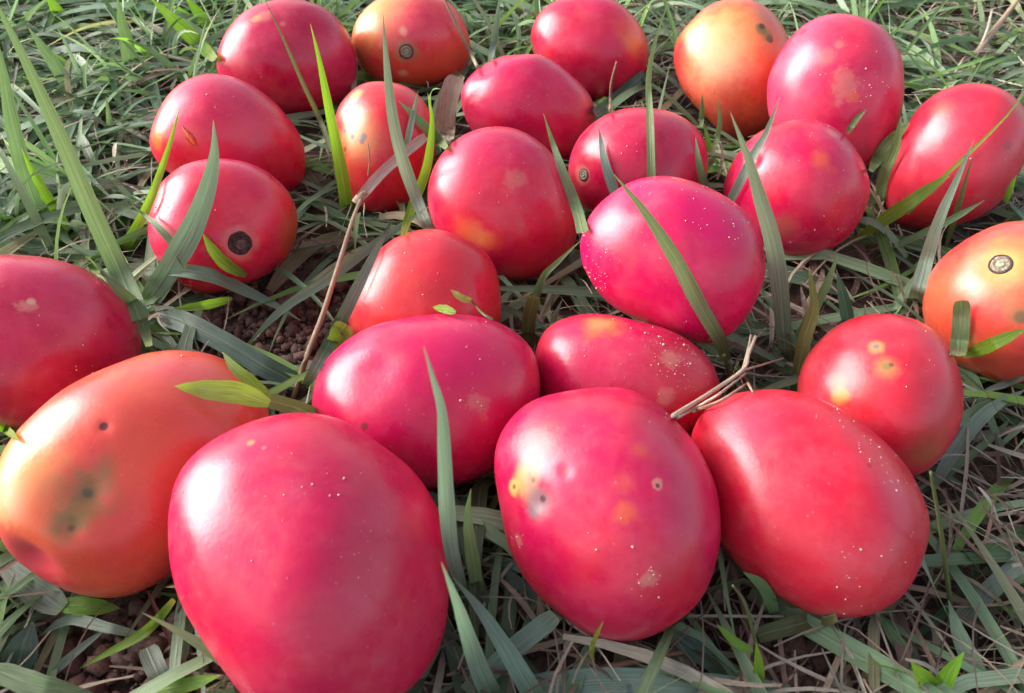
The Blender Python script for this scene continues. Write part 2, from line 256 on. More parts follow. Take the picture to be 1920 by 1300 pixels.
# key: lift (m), thickness factor, base colours, marks (px, py, radius px, colour, strength, softness[, wobble]), dents (px, py, r px, depth mm), scar, specks
T = {
'a': dict(base=(CR, DK), marks=[(495, 30, 14, SKR, .5, .6), (480, 35, 9, YEL, .5, .6), (530, 45, 5, SKR, .5, .5)], specks=[(500, 70, 70, 12)],
     label='crimson tomato at the back left, behind a thin bent olive grass stem'),
'b': dict(base=(RD, ORD), marks=[(700, 25, 66, YEL, .8, .8), (780, 60, 60, PK, .6, .9), (790, 150, 75, ORG, .75, .8), (680, 115, 24, OLV, .35, .8), (672, 130, 10, BRN, .4, .7), (757, 60, 8, CREAM, .5, .6), (762, 97, 21, TAN, .7, .25), (756, 138, 8, CREAM, .6, .6), (860, 100, 35, ORG, .5, .9)],
     dents=[(762, 97, 40, 1.1)], scar=[(762, 97, 13, 1)], specks=[(775, 100, 50, 14)],
     label='red and orange tomato at the back with a grey stem scar ring facing forward'),
'c': dict(base=(CR, RD), marks=[(1192, 60, 40, ORG, .7, .9), (1190, 80, 20, YEL, .5, .9), (1085, 80, 26, PK, .5, .9)], specks=[(1150, 90, 70, 12)],
     label='pink red tomato at the back centre with an orange tinge on its right end'),
'd': dict(lift=-0.004, k=.88, base=(ORG, ORD), marks=[(1400, 60, 80, (.8,.22,.07), .8, .8), (1340, 70, 60, YEL, .6, .9), (1345, 110, 60, CREAM, .45, .9), (1330, 230, 75, RD, .75, .8), (1272, 100, 30, RD, .6, .9), (1297, 55, 22, YEL, .6, .9), (1428, 55, 11, OLV, .9, .4), (1429, 50, 6, BRN, .9, .4), (1444, 73, 7, BRN, .95, .3), (1440, 66, 12, OLV, .6, .6), (1440, 30, 30, GRY, .3, .9)], specks=[(1340, 200, 50, 12)],
     label='orange and yellow tomato at the back right with two small dark spots near its top'),
'e': dict(lift=0.009, k=.92, base=(CR, PK), marks=[(1585, 160, 26, SKR, .5, .5, 1.2), (1600, 182, 12, ORG, .5, .5), (1550, 105, 16, SKR, .4, .6), (1574, 84, 8, SKR, .6, .5), (1505, 60, 8, DK, .8, .5), (1590, 60, 45, RD, .5, .9)], specks=[(1640, 170, 35, 30), (1590, 110, 60, 25)],
     label='large pink tomato with small pale scuffs, leaning on the orange one with two spots'),
'f': dict(base=((0.66, 0.03, 0.065), RD), marks=[(1765, 205, 6, BRN, .9, .4), (1765, 204, 20, ORG, .55, .7), (1800, 180, 60, RD, .5, .9), (1890, 275, 9, BRN, .35, .7), (1912, 205, 18, OLV, .4, .8), (1740, 400, 40, ORD, .5, .9)], specks=[(1840, 300, 70, 10)],
     label='salmon red tomato at the far right with long thin grass leaning across its lower half'),
'g': dict(base=(RD, CR), marks=[(292, 262, 18, (0.75, 0.13, 0.02), .9, .35), (355, 259, 22, ORG, .35, .8), (440, 240, 60, PK, .5, .9), (300, 240, 20, YEL, .3, .8)], specks=[(450, 220, 70, 22)], slit=[(342, 238, 368, 274, 8)],
     label='red tomato on the left with a small torn orange slit in its skin'),
'h': dict(base=(ORD, RD), marks=[(668, 255, 48, YEL, .8, .75), (660, 235, 30, CREAM, .5, .8), (650, 320, 50, ORG, .7, .9), (700, 350, 50, RD, .6, .9), (750, 220, 60, RD, .7, .9), (668, 178, 14, YEL, .7, .6), (646, 246, 6, GRY, .9, .4), (661, 257, 5, BRN, .9, .4), (682, 256, 8, GRY, .95, .4), (679, 265, 6, GRY, .9, .4), (647, 280, 5, BRN, .7, .4), (676, 242, 20, TAN, .5, .6, 1.), (662, 325, 6, ORD, .6, .5)],
     label='small orange pink tomato with grey pock marks on a pale patch, behind the dry stalk'),
'i': dict(base=(CR, CR), amp=2.2, marks=[(930, 235, 24, RD, .6, .8), (1095, 200, 30, ORD, .4, .9), (873, 232, 14, YEL, .3, .8)], specks=[(990, 200, 60, 14)], dents=[(905, 130, 36, 1.3)],
     label='deep crimson tomato above centre with a dimpled left shoulder, beside the dry curled leaf'),
'j': dict(base=(CR, DK), marks=[(1093, 328, 18, SKR, .6, .35), (1180, 280, 40, CR, .5, .9)], dents=[(1095, 328, 30, .8)], scar=[(1095, 328, 12, .65)], specks=[(1150, 260, 60, 16)],
     label='dark crimson tomato with a small stem scar on its left, behind upright blades'),
'k': dict(lift=.002, base=(CR, RD), marks=[(1540, 300, 17, ORG, .6, .8), (1560, 320, 10, ORG, .3, .8), (1405, 300, 30, CR, .5, .8), (1560, 250, 10, SKR, .5, .6), (1470, 425, 24, OLV, .35, .9), (1420, 305, 7, DK, .9, .5)], dents=[(1412, 300, 20, 1.6)], specks=[(1550, 270, 60, 22), (1590, 400, 40, 26), (1540, 470, 60, 60)],
     label='round pink red tomato with one faint orange spot, in front of the large pink one'),
'l': dict(base=(CR, RD), marks=[(885, 438, 24, YEL, .5, .8), (912, 450, 18, YEL, .5, .8), (870, 428, 26, ORG, .6, .8), (925, 455, 20, ORG, .5, .8), (965, 338, 20, SKR, .45, .5, 1.2), (870, 300, 70, PK, .5, .9), (1040, 480, 50, DK, .6, .9)], specks=[(960, 320, 70, 26), (1050, 370, 30, 14)],
     label='round rosy tomato at the centre with a yellow streak low on its front'),
'm': dict(lift=.0, base=(CR, RD), marks=[(552, 440, 48, (0.3, 0.12, 0.02), .65, .8), (450, 458, 32, SKR, .6, .3), (470, 320, 40, PK, .4, .9)], dents=[(450, 458, 30, 1.0)], hole=[(450, 456, 19)], specks=[(350, 420, 60, 10)],
     label='crimson tomato on the left with a round dark hole where the stem was'),
'n': dict(lift=.017, base=((0.62, 0.004, 0.10), CR), marks=[(1330, 400, 75, (0.64, 0.003, 0.11), .8, .9), (1160, 380, 30, PK, .4, .9)], specks=[(1110, 480, 40, 60), (1110, 530, 30, 50), (1350, 400, 60, 50), (1250, 400, 80, 30), (1300, 620, 60, 30)], dents=[(1200, 372, 40, .8)],
     label='bright magenta red tomato right of centre, crossed diagonally by a broad grass blade'),
'o': dict(base=((0.55, 0.03, 0.035), RD), marks=[(740, 540, 60, ORD, .4, .9), (840, 470, 60, RD, .5, .9)], specks=[(780, 520, 80, 18)],
     label='dull brick red tomato behind the wide crimson one in the middle'),
'p': dict(base=(CR, DK), marks=[(50, 573, 14, SKR, .7, .4, 1.2), (57, 565, 7, CREAM, .5, .5), (206, 607, 10, DK, .6, .6, 1.2), (20, 800, 30, YEL, .4, .9), (100, 500, 50, PK, .4, .9)], specks=[(100, 650, 80, 14)],
     label='dark rosy tomato cut off by the left edge with one pale scab'),
'q': dict(base=(ORD, ORG), marks=[(1800, 540, 60, (.8,.16,.06), .7, .9), (1890, 500, 60, YEL, .55, .9), (1800, 620, 60, ORD, .6, .9), (1876, 496, 30, YEL, .6, .6), (1915, 595, 10, BRN, .8, .4), (1908, 590, 20, OLV, .5, .6), (1817, 632, 8, BRN, .7, .5), (1812, 640, 18, YEL, .5, .7), (1820, 585, 16, RD, .6, .7)], dents=[(1876, 496, 42, 1.0)], scar=[(1876, 496, 18, .7)],
     label='orange tomato cut off by the right edge with an oval stem scar on top'),
'r': dict(base=((0.50, 0.03, 0.045), RD), marks=[(1663, 690, 20, YEL, .45, .8), (1663, 688, 9, OLV, .9, .5), (1672, 684, 5, BRN, .7, .4), (1642, 650, 14, YEL, .6, .6), (1642, 650, 6, GRY, .95, .35), (1600, 735, 50, ORD, .5, .9), (1577, 742, 17, (0.78, 0.2, 0.02), .9, .45), (1572, 718, 16, ORG, .5, .7), (1585, 760, 9, BRN, .4, .6), (1780, 650, 50, ORD, .6, .9), (1740, 850, 40, OLV, .4, .9)], specks=[(1740, 680, 60, 14)],
     label='blotchy red tomato with two pock marks and an orange nick on the right'),
's': dict(k=1.0, base=((0.58, 0.02, 0.045), CR), marks=[(1128, 610, 42, ORG, .8, .5, .8), (1128, 608, 22, YEL, .4, .8, 1.2), (1140, 605, 8, TAN, .5, .6), (1255, 672, 18, SKR, .6, .5, 1.5), (1245, 745, 18, SKR, .6, .5, 1.5), (1040, 700, 30, CR, .5, .9), (1215, 740, 50, PK, .3, .9)], specks=[(1260, 650, 55, 90), (1200, 690, 100, 40), (1290, 700, 40, 30)],
     label='scuffed red tomato right of the centre with an orange patch on its top edge'),
't': dict(base=((0.60, 0.003, 0.085), CR), marks=[(860, 660, 80, (0.58, 0.003, 0.09), .8, .9), (683, 800, 8, BRN, .7, .5), (900, 780, 130, CR, .5, .9), (1000, 700, 30, ORD, .4, .9), (897, 762, 20, SKR, .45, .5, 1.6)], specks=[(890, 758, 28, 26), (930, 620, 60, 10)], dents=[(700, 700, 60, 1.2)],
     label='wide glossy crimson tomato in the middle with small pale crumbs on its front'),
'u': dict(base=(ORD, ORG), marks=[(330, 740, 120, (.72,.10,.07), .6, .9), (250, 900, 70, (.74,.12,.07), .7, .9), (20, 890, 75, YEL, .9, .8), (10, 930, 40, CREAM, .7, .9), (110, 960, 70, ORG, .8, .8), (220, 1000, 80, ORD, .7, .9), (300, 800, 70, ORD, .7, .9), (340, 690, 60, PK, .4, .9), (60, 1040, 60, PK, .5, .9), (155, 935, 52, OLV, .55, .8, .8), (120, 985, 28, OLV, .6, .7), (200, 870, 20, OLV, .45, .8), (182, 900, 26, OLV, .45, .8, 1.2), (143, 955, 30, OLV, .5, .8, 1.2), (195, 800, 7, BLK, .85, .4), (165, 924, 8, BLK, .85, .45), (166, 924, 16, (0.2, 0.13, 0.05), .6, .6), (133, 990, 6, BLK, .5, .7), (290, 850, 60, ORG, .6, .9), (30, 1060, 12, DK, .6, .7)],
     dents=[(165, 924, 34, 1.3), (195, 800, 16, .5), (133, 990, 22, 1.0), (55, 1058, 50, 3.5), (170, 950, 70, .8)], specks=[(300, 715, 70, 8)],
     label='big orange tomato at the lower left with a bruised olive dent and black pock marks'),
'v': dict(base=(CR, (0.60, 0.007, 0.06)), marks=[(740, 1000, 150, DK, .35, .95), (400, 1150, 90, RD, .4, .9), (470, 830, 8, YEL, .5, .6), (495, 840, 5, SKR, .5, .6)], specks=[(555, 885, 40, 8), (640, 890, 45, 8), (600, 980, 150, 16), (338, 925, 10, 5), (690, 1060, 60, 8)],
     label='largest crimson tomato, closest to the viewer at the bottom left'),
'w': dict(base=(RD, CR), marks=[(1010, 830, 50, ORG, .35, .9), (985, 905, 36, YEL, .7, .6, .6), (963, 914, 16, YEL, .9, .6), (1000, 885, 18, ORG, .9, .7), (1055, 885, 40, PK, .5, .9), (1010, 935, 34, GRY, .75, .7, .6), (1000, 962, 14, GRY, .6, .8), (1018, 935, 7, BLK, .7, .4), (964, 913, 5, BRN, .8, .5), (1060, 884, 5, ORD, .9, .4), (1000, 900, 5, BRN, .7, .5), (1172, 962, 22, ORG, .7, .7), (1170, 905, 20, ORG, .35, .9), (1200, 845, 16, ORG, .4, .8), (1232, 908, 10, SKR, .8, .5, 1.3), (1233, 911, 4, BRN, .9, .4), (972, 1012, 13, SKR, .6, .5, 1.5), (1215, 1092, 18, SKR, .6, .5, 1.8), (1290, 850, 60, CR, .5, .9)],
     dents=[(1012, 940, 36, 1.0), (1060, 884, 16, .4)], specks=[(1200, 760, 50, 8), (1215, 1095, 30, 16), (972, 1012, 14, 14), (1100, 1050, 120, 8)],
     label='red tomato at the bottom centre with a grey and yellow bruise'),
'x': dict(base=(RD, (0.64, 0.02, 0.045)), marks=[(1400, 800, 60, PK, .35, .9), (1690, 950, 50, CR, .5, .9), (1630, 873, 5, DK, .8, .5)], specks=[(1570, 765, 40, 30), (1650, 830, 40, 34), (1690, 900, 30, 16), (1700, 1050, 50, 14), (1590, 1145, 60, 24), (1600, 1040, 20, 5)],
     label='smooth bright red tomato at the lower right, pale specks along its upper edge'),
}

def tomato_material(key, d, C, hits):
    b = NB('tomato_skin')
    tc = b.n('ShaderNodeTexCoord').outputs['Object']
    sh = b.n('ShaderNodeMapping'); b.l(tc, sh.inputs[0]); sh.inputs['Location'].default_value = (ord(key) * 1.37 % 3, ord(key) * .71 % 2, ord(key) * .3 % 5)
    v = sh.outputs[0]
    big = b.noise(v, 26.0, 3.0, 0.55); med = b.noise(v, 120.0, 3.0, 0.6); fine = b.noise(v, 900.0, 2.0, 0.6)
    c = b.mix(b.mapr(big, 0.36, 0.64, 0, 1), d['base'][0], d['base'][1])
    c = b.mix(b.mapr(med, 0.42, 0.75, 0, 0.22), c, (0.74, 0.10, 0.10))
    c = b.mix(b.mapr(b.noise(v, 60.0, 2.0), 0.5, 0.75, 0, 0.3), c, (0.46, 0.004, 0.045))
    c = b.mix(b.mapr(b.noise(v, 70.0, 5.0, 0.7), 0.42, 0.78, 0.0, 0.13), c, (0.78, 0.30, 0.36))
    c = b.mix(b.mapr(b.noise(v, 380.0, 4.0, 0.7), 0.45, 0.75, 0.0, 0.22), c, (0.40, 0.004, 0.03))
    rough = b.mapr(med, 0.3, 0.7, 0.25, 0.37)
    wobn = b.math('SUBTRACT', b.noise(v, 200.0, 6.0, 0.72), 0.5)
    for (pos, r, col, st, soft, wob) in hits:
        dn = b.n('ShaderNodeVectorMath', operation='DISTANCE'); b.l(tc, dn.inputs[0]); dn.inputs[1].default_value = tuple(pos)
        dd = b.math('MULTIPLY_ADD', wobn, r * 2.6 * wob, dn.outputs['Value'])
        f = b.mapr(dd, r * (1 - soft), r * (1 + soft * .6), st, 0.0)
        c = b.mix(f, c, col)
    # tiny lenticel dots
    vo = b.n('ShaderNodeTexVoronoi'); b.l(v, vo.inputs['Vector']); vo.inputs['Scale'].default_value = 260.0
    c = b.mix(b.mapr(vo.outputs['Distance'], 0.05, 0.11, 0.14, 0.0), c, (0.85, 0.42, 0.34))
    nrm = b.bump(fine, 0.10, 0.0004)
    nrm = b.bump(med, 0.10, 0.0012, nrm)
    nrm = b.bump(b.noise(v, 45.0, 1.0), 0.2, 0.003, nrm)
    p = b.pbr(Base_Color=c, Roughness=rough, Normal=nrm, Specular_IOR_Level=0.55)
    p.inputs['Subsurface Weight'].default_value = 0.18
    p.inputs['Subsurface Radius'].default_value = (1.0, 0.25, 0.15)
    p.inputs['Subsurface Scale'].default_value = 0.004
    b.l(p.outputs[0], b.out.inputs[0]); return b.m

def plain(name, col, rough=0.8, sc=900.0, col2=None):
    b = NB(name); tc = b.n('ShaderNodeTexCoord').outputs['Object']
    n_ = b.noise(tc, sc, 3.0, 0.6)
    c = b.mix(b.mapr(n_, 0.35, 0.65, 0, 1), col, col2 or tuple(x * .5 for x in col))
    p = b.pbr(Base_Color=c, Roughness=rough, Normal=b.bump(n_, 0.8, 0.0004)); b.l(p.outputs[0], b.out.inputs[0]); return b.m
M_CORK = plain('corky_scar', (0.36, 0.30, 0.22), .85, 1500., (0.14, 0.10, 0.07))
M_PITH = plain('scar_pith', (0.42, 0.44, 0.30), .8, 1500., (0.2, 0.2, 0.12))
M_DARK = plain('dark_rim', (0.09, 0.055, 0.04), .9, 1200., (0.03, 0.022, 0.018))
M_HOLE = plain('stem_hole', (0.09, 0.045, 0.035), .9, 900., (0.02, 0.012, 0.012))
M_PITHB = plain('dry_pith', (0.2, 0.11, 0.08), .85, 1100., (0.08, 0.045, 0.035))
M_SPECK = plain('dust_grain', (0.76, 0.56, 0.48), .8, 800., (0.6, 0.42, 0.34))
M_FLESH = plain('torn_flesh', (0.75, 0.12, 0.015), .3, 600., (0.6, 0.05, 0.01))
M_PEEL = plain('peeled_skin', (0.5, 0.02, 0.02), .4, 600., (0.3, 0.01, 0.01))

NT, NP = 144, 96
BODY = {}
ALLV, ALLF, off = [], [], 0
def build_body(key):
    global off
    d = T[key]; P = np.array(d['out'] if 'out' in d else TOM[key], float)
    x, y = P.T; x2, y2 = np.roll(x, -1), np.roll(y, -1); a = x * y2 - x2 * y; A = a.sum() / 2
    c = ((x + x2) * a).sum() / 6 / A, ((y + y2) * a).sum() / 6 / A
    wv = ray(*c); ex = np.cross(wv, UP); ex /= np.linalg.norm(ex); ey = np.cross(ex, wv)
    Q = np.array([ray(*p) for p in P]); Q /= (Q @ wv)[:, None]
    uv = np.c_[Q @ ex, Q @ ey]; rr = np.hypot(*uv.T); uv *= (1 / np.sqrt(1 + rr ** 2))[:, None]
    t = np.arctan2(uv[:, 1], uv[:, 0]) % (2 * np.pi); o = np.argsort(t); tt = t[o]; r = np.hypot(*uv.T)[o]
    th = np.linspace(0, 2 * np.pi, NT, endpoint=False)
    g = 1 / np.interp(th, np.r_[tt - 2 * np.pi, tt, tt + 2 * np.pi], np.r_[r, r, r]) ** 2
    Fc = np.fft.rfft(g); Fc[11:] = 0; Fc[8:11] *= .5
    rad = np.fft.irfft(Fc, NT) ** -.5
    cc = d.get('k', 1.0) * min((rad + np.roll(rad, NT // 2)) / 2)
    ps = np.linspace(-np.pi / 2, np.pi / 2, NP + 1)
    V = []
    for p in ps:
        s = math.cos(p); W = Fc.copy()
        for n in range(1, 11):
            if n != 2: W[n] *= s ** (n if n < 4 else n - 1)
        R = np.fft.irfft(W, NT) ** -.5
        V.append(s * (R * np.cos(th))[:, None] * ex + s * (R * np.sin(th))[:, None] * ey - math.sin(p) * cc * wv)
    V = np.array(V)                                     # (NP+1, NT, 3)
    m = -V[..., 2].min(); D = (CAM_H - d.get('lift', 0) + .002) / (-wv[2] + m)
    C = CAM + wv * D; V = V * D
    top, bot = V[-1, 0], V[0, 0]
    VV = np.vstack([V[1:-1].reshape(-1, 3), bot, top])
    # soft natural unevenness
    amp = d.get('amp', 1.0) * .0009
    L = np.linalg.norm(VV, axis=1); Nn = VV / L[:, None]
    sd_ = ord(key) * 3.1
    dl = np.array([noise.noise(Vector(v) * 38 + Vector((sd_, 0, 0))) + .35 * noise.noise(Vector(v) * 90 + Vector((0, sd_, 0))) for v in VV])
    fac = np.abs(Nn @ wv)
    d2 = np.array([noise.noise(Vector(v) * 24 + Vector((sd_, sd_, 0))) for v in VV])
    VV = VV + Nn * (dl * amp + d2 * fac * .0032)[:, None]
    k = NP - 1
    F = []
    i = np.arange(NT); i2 = (i + 1) % NT
    for j in range(k - 1): F.append(np.stack([j * NT + i, j * NT + i2, (j + 1) * NT + i2, (j + 1) * NT + i], -1))
    F = np.vstack(F)
    nb = k * NT
    tri = [(nb, b_, a_) for a_, b_ in zip(i, i2)] + [(nb + 1, (k - 1) * NT + a_, (k - 1) * NT + b_) for a_, b_ in zip(i, i2)]
    return C, D, VV, F, tri, wv
def bm_mesh(name, V, Fq, tri, mat):
    me = bpy.data.meshes.new(name)
    me.from_pydata([tuple(v) for v in V], [], [tuple(map(int, f)) for f in Fq] + [tuple(map(int, f)) for f in tri])
    me.polygons.foreach_set('use_smooth', np.ones(len(me.polygons), dtype=bool)); me.materials.append(mat); me.update(); return me

geo_cache = {}
for key in T:
    C, D, VV, F, tri, wv = build_body(key)
    d = T[key]
    def bvh_of(V): return BVHTree.FromPolygons([tuple(v) for v in V + C], [tuple(map(int, f)) for f in F] + [tuple(map(int, f)) for f in tri])
    bv = bvh_of(VV)
    for (px, py, rp, dep) in d.get('dents', []):
        h = bv.ray_cast(Vector(CAM), Vector(ray(px, py)))
        if h[0] is None: continue
        c0 = np.array(h[0]) - C; n0 = np.array(h[1]); n0 = n0 if n0 @ (CAM - np.array(h[0])) > 0 else -n0
        r0 = rp * np.linalg.norm(np.array(h[0]) - CAM) / FPX
        dist = np.linalg.norm(VV - c0, axis=1)
        VV = VV - n0 * (np.exp(-(dist / (r0 * .75)) ** 2) * dep * .001)[:, None]
    bv = bvh_of(VV)
    geo_cache[key] = (C, D, VV, F, tri, bv)
allv, allf, o_ = [], [], 0; owner = []
for key, (C, D, VV, F, tri, bv) in geo_cache.items():
    allv += [tuple(v) for v in VV + C]
    fs = [tuple(int(q_) + o_ for q_ in f) for f in F] + [tuple(int(q_) + o_ for q_ in f) for f in tri]
    allf += fs; owner += [key] * len(fs); o_ += len(VV)
BV = BVHTree.FromPolygons(allv, allf)

def disk_frame(n):
    n = n / np.linalg.norm(n); a_ = np.cross(n, [0, 0, 1.0]); a_ /= np.linalg.norm(a_); return n, a_, np.cross(n, a_)
def conform_disk(name, key, px, py, rp, profile, mat, parent, squash=1.0, wob=.08, cen=None):
    """a small round raised feature whose rings follow the tomato's skin; profile: (radius fraction, height in mm)"""
    C, D, VV, F, tri, bv = geo_cache[key]
    h = bv.ray_cast(Vector(CAM), Vector(ray(px, py)))
    if h[0] is None: return None
    p0 = np.array(h[0]); n0 = np.array(h[1]); n0 = n0 if n0 @ (CAM - p0) > 0 else -n0
    r0 = rp * np.linalg.norm(p0 - CAM) / FPX
    n0, a_, b_ = disk_frame(n0)
    V, Fq = [], []; N = 28
    for ri, (fr, hh) in enumerate(profile):
        for q_ in range(N):
            an = 2 * math.pi * q_ / N; w_ = 1 + wob * noise.noise(Vector((math.cos(an) * 1.7, math.sin(an) * 1.7, px)))
            p = p0 + (a_ * math.cos(an) + b_ * math.sin(an)) * r0 * fr * w_ + n0 * .003
            g_ = bv.ray_cast(Vector(p), Vector(-n0), .01)
            s_ = np.array(g_[0]) if g_[0] is not None else p - n0 * .003
            V.append(s_ + n0 * (hh + (.12 if ri else 0) + .05 * noise.noise(Vector((q_ * .9, ri * 2.3, py)))) * .001 - C)
    V.append(V[-N] * 0 + np.mean(V[-N:], axis=0)); 
    for ri in range(len(profile) - 1):
        for q_ in range(N):
            q2 = (q_ + 1) % N; Fq.append((ri * N + q_, ri * N + q2, (ri + 1) * N + q2, (ri + 1) * N + q_))
    tr_ = [((len(profile) - 1) * N + q_, (len(profile) - 1) * N + (q_ + 1) % N, len(V) - 1) for q_ in range(N)]
    o = link(bpy.data.objects.new(name, bm_mesh(name, V, Fq, tr_, mat)), parent)
    return o

ICO_V = np.array([(0, 0, 1), (.89, 0, .45), (.28, .85, .45), (-.72, .53, .45), (-.72, -.53, .45), (.28, -.85, .45), (.72, .53, -.45), (-.28, .85, -.45), (-.89, 0, -.45), (-.28, -.85, -.45), (.72, -.53, -.45), (0, 0, -1)])
ICO_F = np.array([(0,1,2),(0,2,3),(0,3,4),(0,4,5),(0,5,1),(1,6,2),(2,7,3),(3,8,4),(4,9,5),(5,10,1),(6,7,2),(7,8,3),(8,9,4),(9,10,5),(10,6,1),(11,7,6),(11,8,7),(11,9,8),(11,10,9),(11,6,10)])

for key, d in T.items():
    C, D, VV, F, tri, bv = geo_cache[key]
    hits = []
    for mk in d.get('marks', []):
        px, py, rp, col, st, soft = mk[:6]; wob = mk[6] if len(mk) > 6 else .5
        h = bv.ray_cast(Vector(CAM), Vector(ray(px, py)))
        if h[0] is None: continue
        p0 = np.array(h[0]); hits.append((p0 - C, rp * np.linalg.norm(p0 - CAM) / FPX, col, st, soft, wob))
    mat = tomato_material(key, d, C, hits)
    e = empty('tomato', C)
    tag(e, d['label'], 'tomato', 'ripe tomatoes lying in the grass')
    link(bpy.data.objects.new('skin', bm_mesh('tomato_skin', VV, F, tri, mat)), e)
    for (px, py, rp, sq) in d.get('scar', []):
        ring = conform_disk('stem_scar', key, px, py, rp, [(1.0, -.1), (.96, .1), (.88, .2), (.8, .05), (.7, .0)], M_DARK, e)
        conform_disk('scar_ring', key, px, py, rp * .82, [(1.0, .0), (.92, .32), (.7, .38), (.6, .12), (.5, .05)], M_CORK, ring)
        conform_disk('scar_core', key, px, py, rp * .40, [(1.0, .0), (.85, .38), (.4, .48), (.2, .2)], M_PITH, ring)
        for o in ring.children: o.location = (0, 0, 0)
    for (px, py, rp) in d.get('hole', []):
        ring = conform_disk('stem_hole', key, px, py, rp, [(1.12, -.1), (1.05, .22), (.95, .3), (.88, .1), (.8, .02), (.4, .0)], M_HOLE, e)
        conform_disk('pith', key, px + 2, py + 3, rp * .5, [(1.0, .0), (.8, .18), (.4, .22), (.2, .2)], M_PITHB, ring)
    for (x0, y0, x1, y1, wp) in d.get('slit', []):
        for nm, mt, ww, hh in (('torn_skin', M_PEEL, 1.0, .25), ('flesh', M_FLESH, .62, .4)):
            V, Fq = [], []; N = 12
            for q_ in range(N + 1):
                f = q_ / N; cx_, cy_ = x0 + (x1 - x0) * f, y0 + (y1 - y0) * f
                nxp, nyp = -(y1 - y0), (x1 - x0); nl = math.hypot(nxp, nyp)
                hw = wp * ww * math.sin(math.pi * (f * .94 + .03)) ** .6 * (.7 + .6 * f) * (1 + .3 * noise.noise(Vector((q_ * .9, 0, ww))))
                for sgn, up_ in ((-1, 0), (-.5, hh), (.5, hh), (1, 0)):
                    h = bv.ray_cast(Vector(CAM), Vector(ray(cx_ + nxp / nl * hw * sgn, cy_ + nyp / nl * hw * sgn)))
                    p0 = np.array(h[0]); n0 = np.array(h[1]); n0 = n0 if n0 @ (CAM - p0) > 0 else -n0
                    V.append(p0 + n0 * (up_ * .001 - .00005) - C)
            for q_ in range(N):
                for s_ in range(3): Fq.append((q_ * 4 + s_, q_ * 4 + s_ + 1, q_ * 4 + s_ + 5, q_ * 4 + s_ + 4))
            link(bpy.data.objects.new(nm, bm_mesh(nm, V, Fq, [], mt)), e)
    SV, SF, so_ = [], [], 0
    for (px, py, rp, num) in d.get('specks', []):
        for _ in range(num):
            an = rng.uniform(0, 2 * math.pi); rr_ = rp * math.sqrt(rng.uniform()) * 1.1
            h = bv.ray_cast(Vector(CAM), Vector(ray(px + rr_ * math.cos(an), py + rr_ * math.sin(an))))
            if h[0] is None: continue
            p0 = np.array(h[0]); n0 = np.array(h[1]); n0 = n0 if n0 @ (CAM - p0) > 0 else -n0
            s_ = rng.lognormal(math.log(.00013), .55); s_ = min(s_, .00042)
            R_ = np.linalg.qr(rng.normal(size=(3, 3)))[0]
            sc_ = np.array([1, rng.uniform(.6, 1), rng.uniform(.5, .9)])
            SV.append((ICO_V * sc_ * rng.uniform(.8, 1.2, (12, 1))) @ R_ * s_ + p0 + n0 * s_ * .35 - C); SF.append(ICO_F + so_); so_ += 12
    if SV:
        o = link(bpy.data.objects.new('dust_specks', mesh_np('dust_specks', np.vstack(SV), np.vstack(SF), M_SPECK)), e)
        o['kind'] = 'stuff'

# ------------------------------------------------------------------ blades of grass
def spline(P, n):
    P = np.asarray(P, float)
    if len(P) == 2: P = np.vstack([P[0], P.mean(0), P[1]])
    seg = np.r_[0, np.cumsum(np.linalg.norm(np.diff(P, axis=0), axis=1))]; seg /= seg[-1]
    k = len(P); out = []
    Pm = np.vstack([2 * P[0] - P[1], P, 2 * P[-1] - P[-2]])
    for t in np.linspace(0, 1, n):
        i = min(np.searchsorted(seg, t, side='right') - 1, k - 2)
        u = (t - seg[i]) / (seg[i + 1] - seg[i]); a, b, c, d = Pm[i:i + 4]
        out.append(.5 * ((2 * b) + (c - a) * u + (2 * a - 5 * b + 4 * c - d) * u * u + (3 * b - a - 3 * c + d) * u ** 3))
    return np.array(out)
PROF = {'blade': ([0, .12, .35, .6, .8, .93, 1], [.5, .8, .92, .74, .42, .16, .02]),
        'leaf': ([0, .15, .4, .7, .9, 1], [.35, .8, 1, .8, .35, .02]),
        'blunt': ([0, .1, .9, .97, 1], [.85, 1, 1, .85, .7]),
        'spin': ([0, .2, .5, .8, 1], [.1, .7, 1, .7, .05]),
        'long': ([0, .3, .6, .85, 1], [.95, .82, .56, .24, .03]),
        'stem': ([0, .5, 1], [1, .9, .6])}
def blade_arrays(P, wid, nrm, tint, fold=.16, nacross=5, tip=None):
    """P (n,3), wid (n,) full width, nrm (n,3) rough facing direction"""
    n = len(P); Tn = np.gradient(P, axis=0); Tn /= np.linalg.norm(Tn, axis=1)[:, None] + 1e-12
    side = np.cross(Tn, nrm); side /= np.linalg.norm(side, axis=1)[:, None] + 1e-12
    nn = np.cross(side, Tn)
    us = np.linspace(-1, 1, nacross)
    V = P[:, None, :] + side[:, None, :] * (us[None, :, None] * wid[:, None, None] * .5) + nn[:, None, :] * ((np.abs(us) ** 1.2)[None, :, None] * wid[:, None, None] * fold)
    V = V.reshape(-1, 3)
    i, j = np.meshgrid(np.arange(n - 1), np.arange(nacross - 1), indexing='ij')
    q = (i * nacross + j).ravel()
    F = np.stack([q, q + 1, q + 1 + nacross, q + nacross], -1)
    uu = np.tile(us, n); ttv = np.repeat(np.linspace(0, 1, n), nacross)
    tv = np.repeat(np.asarray(tint), nacross, axis=0) if np.ndim(tint) == 2 else np.tile(np.asarray(tint, float), (n * nacross, 1))
    return V, F, uu, ttv, tv
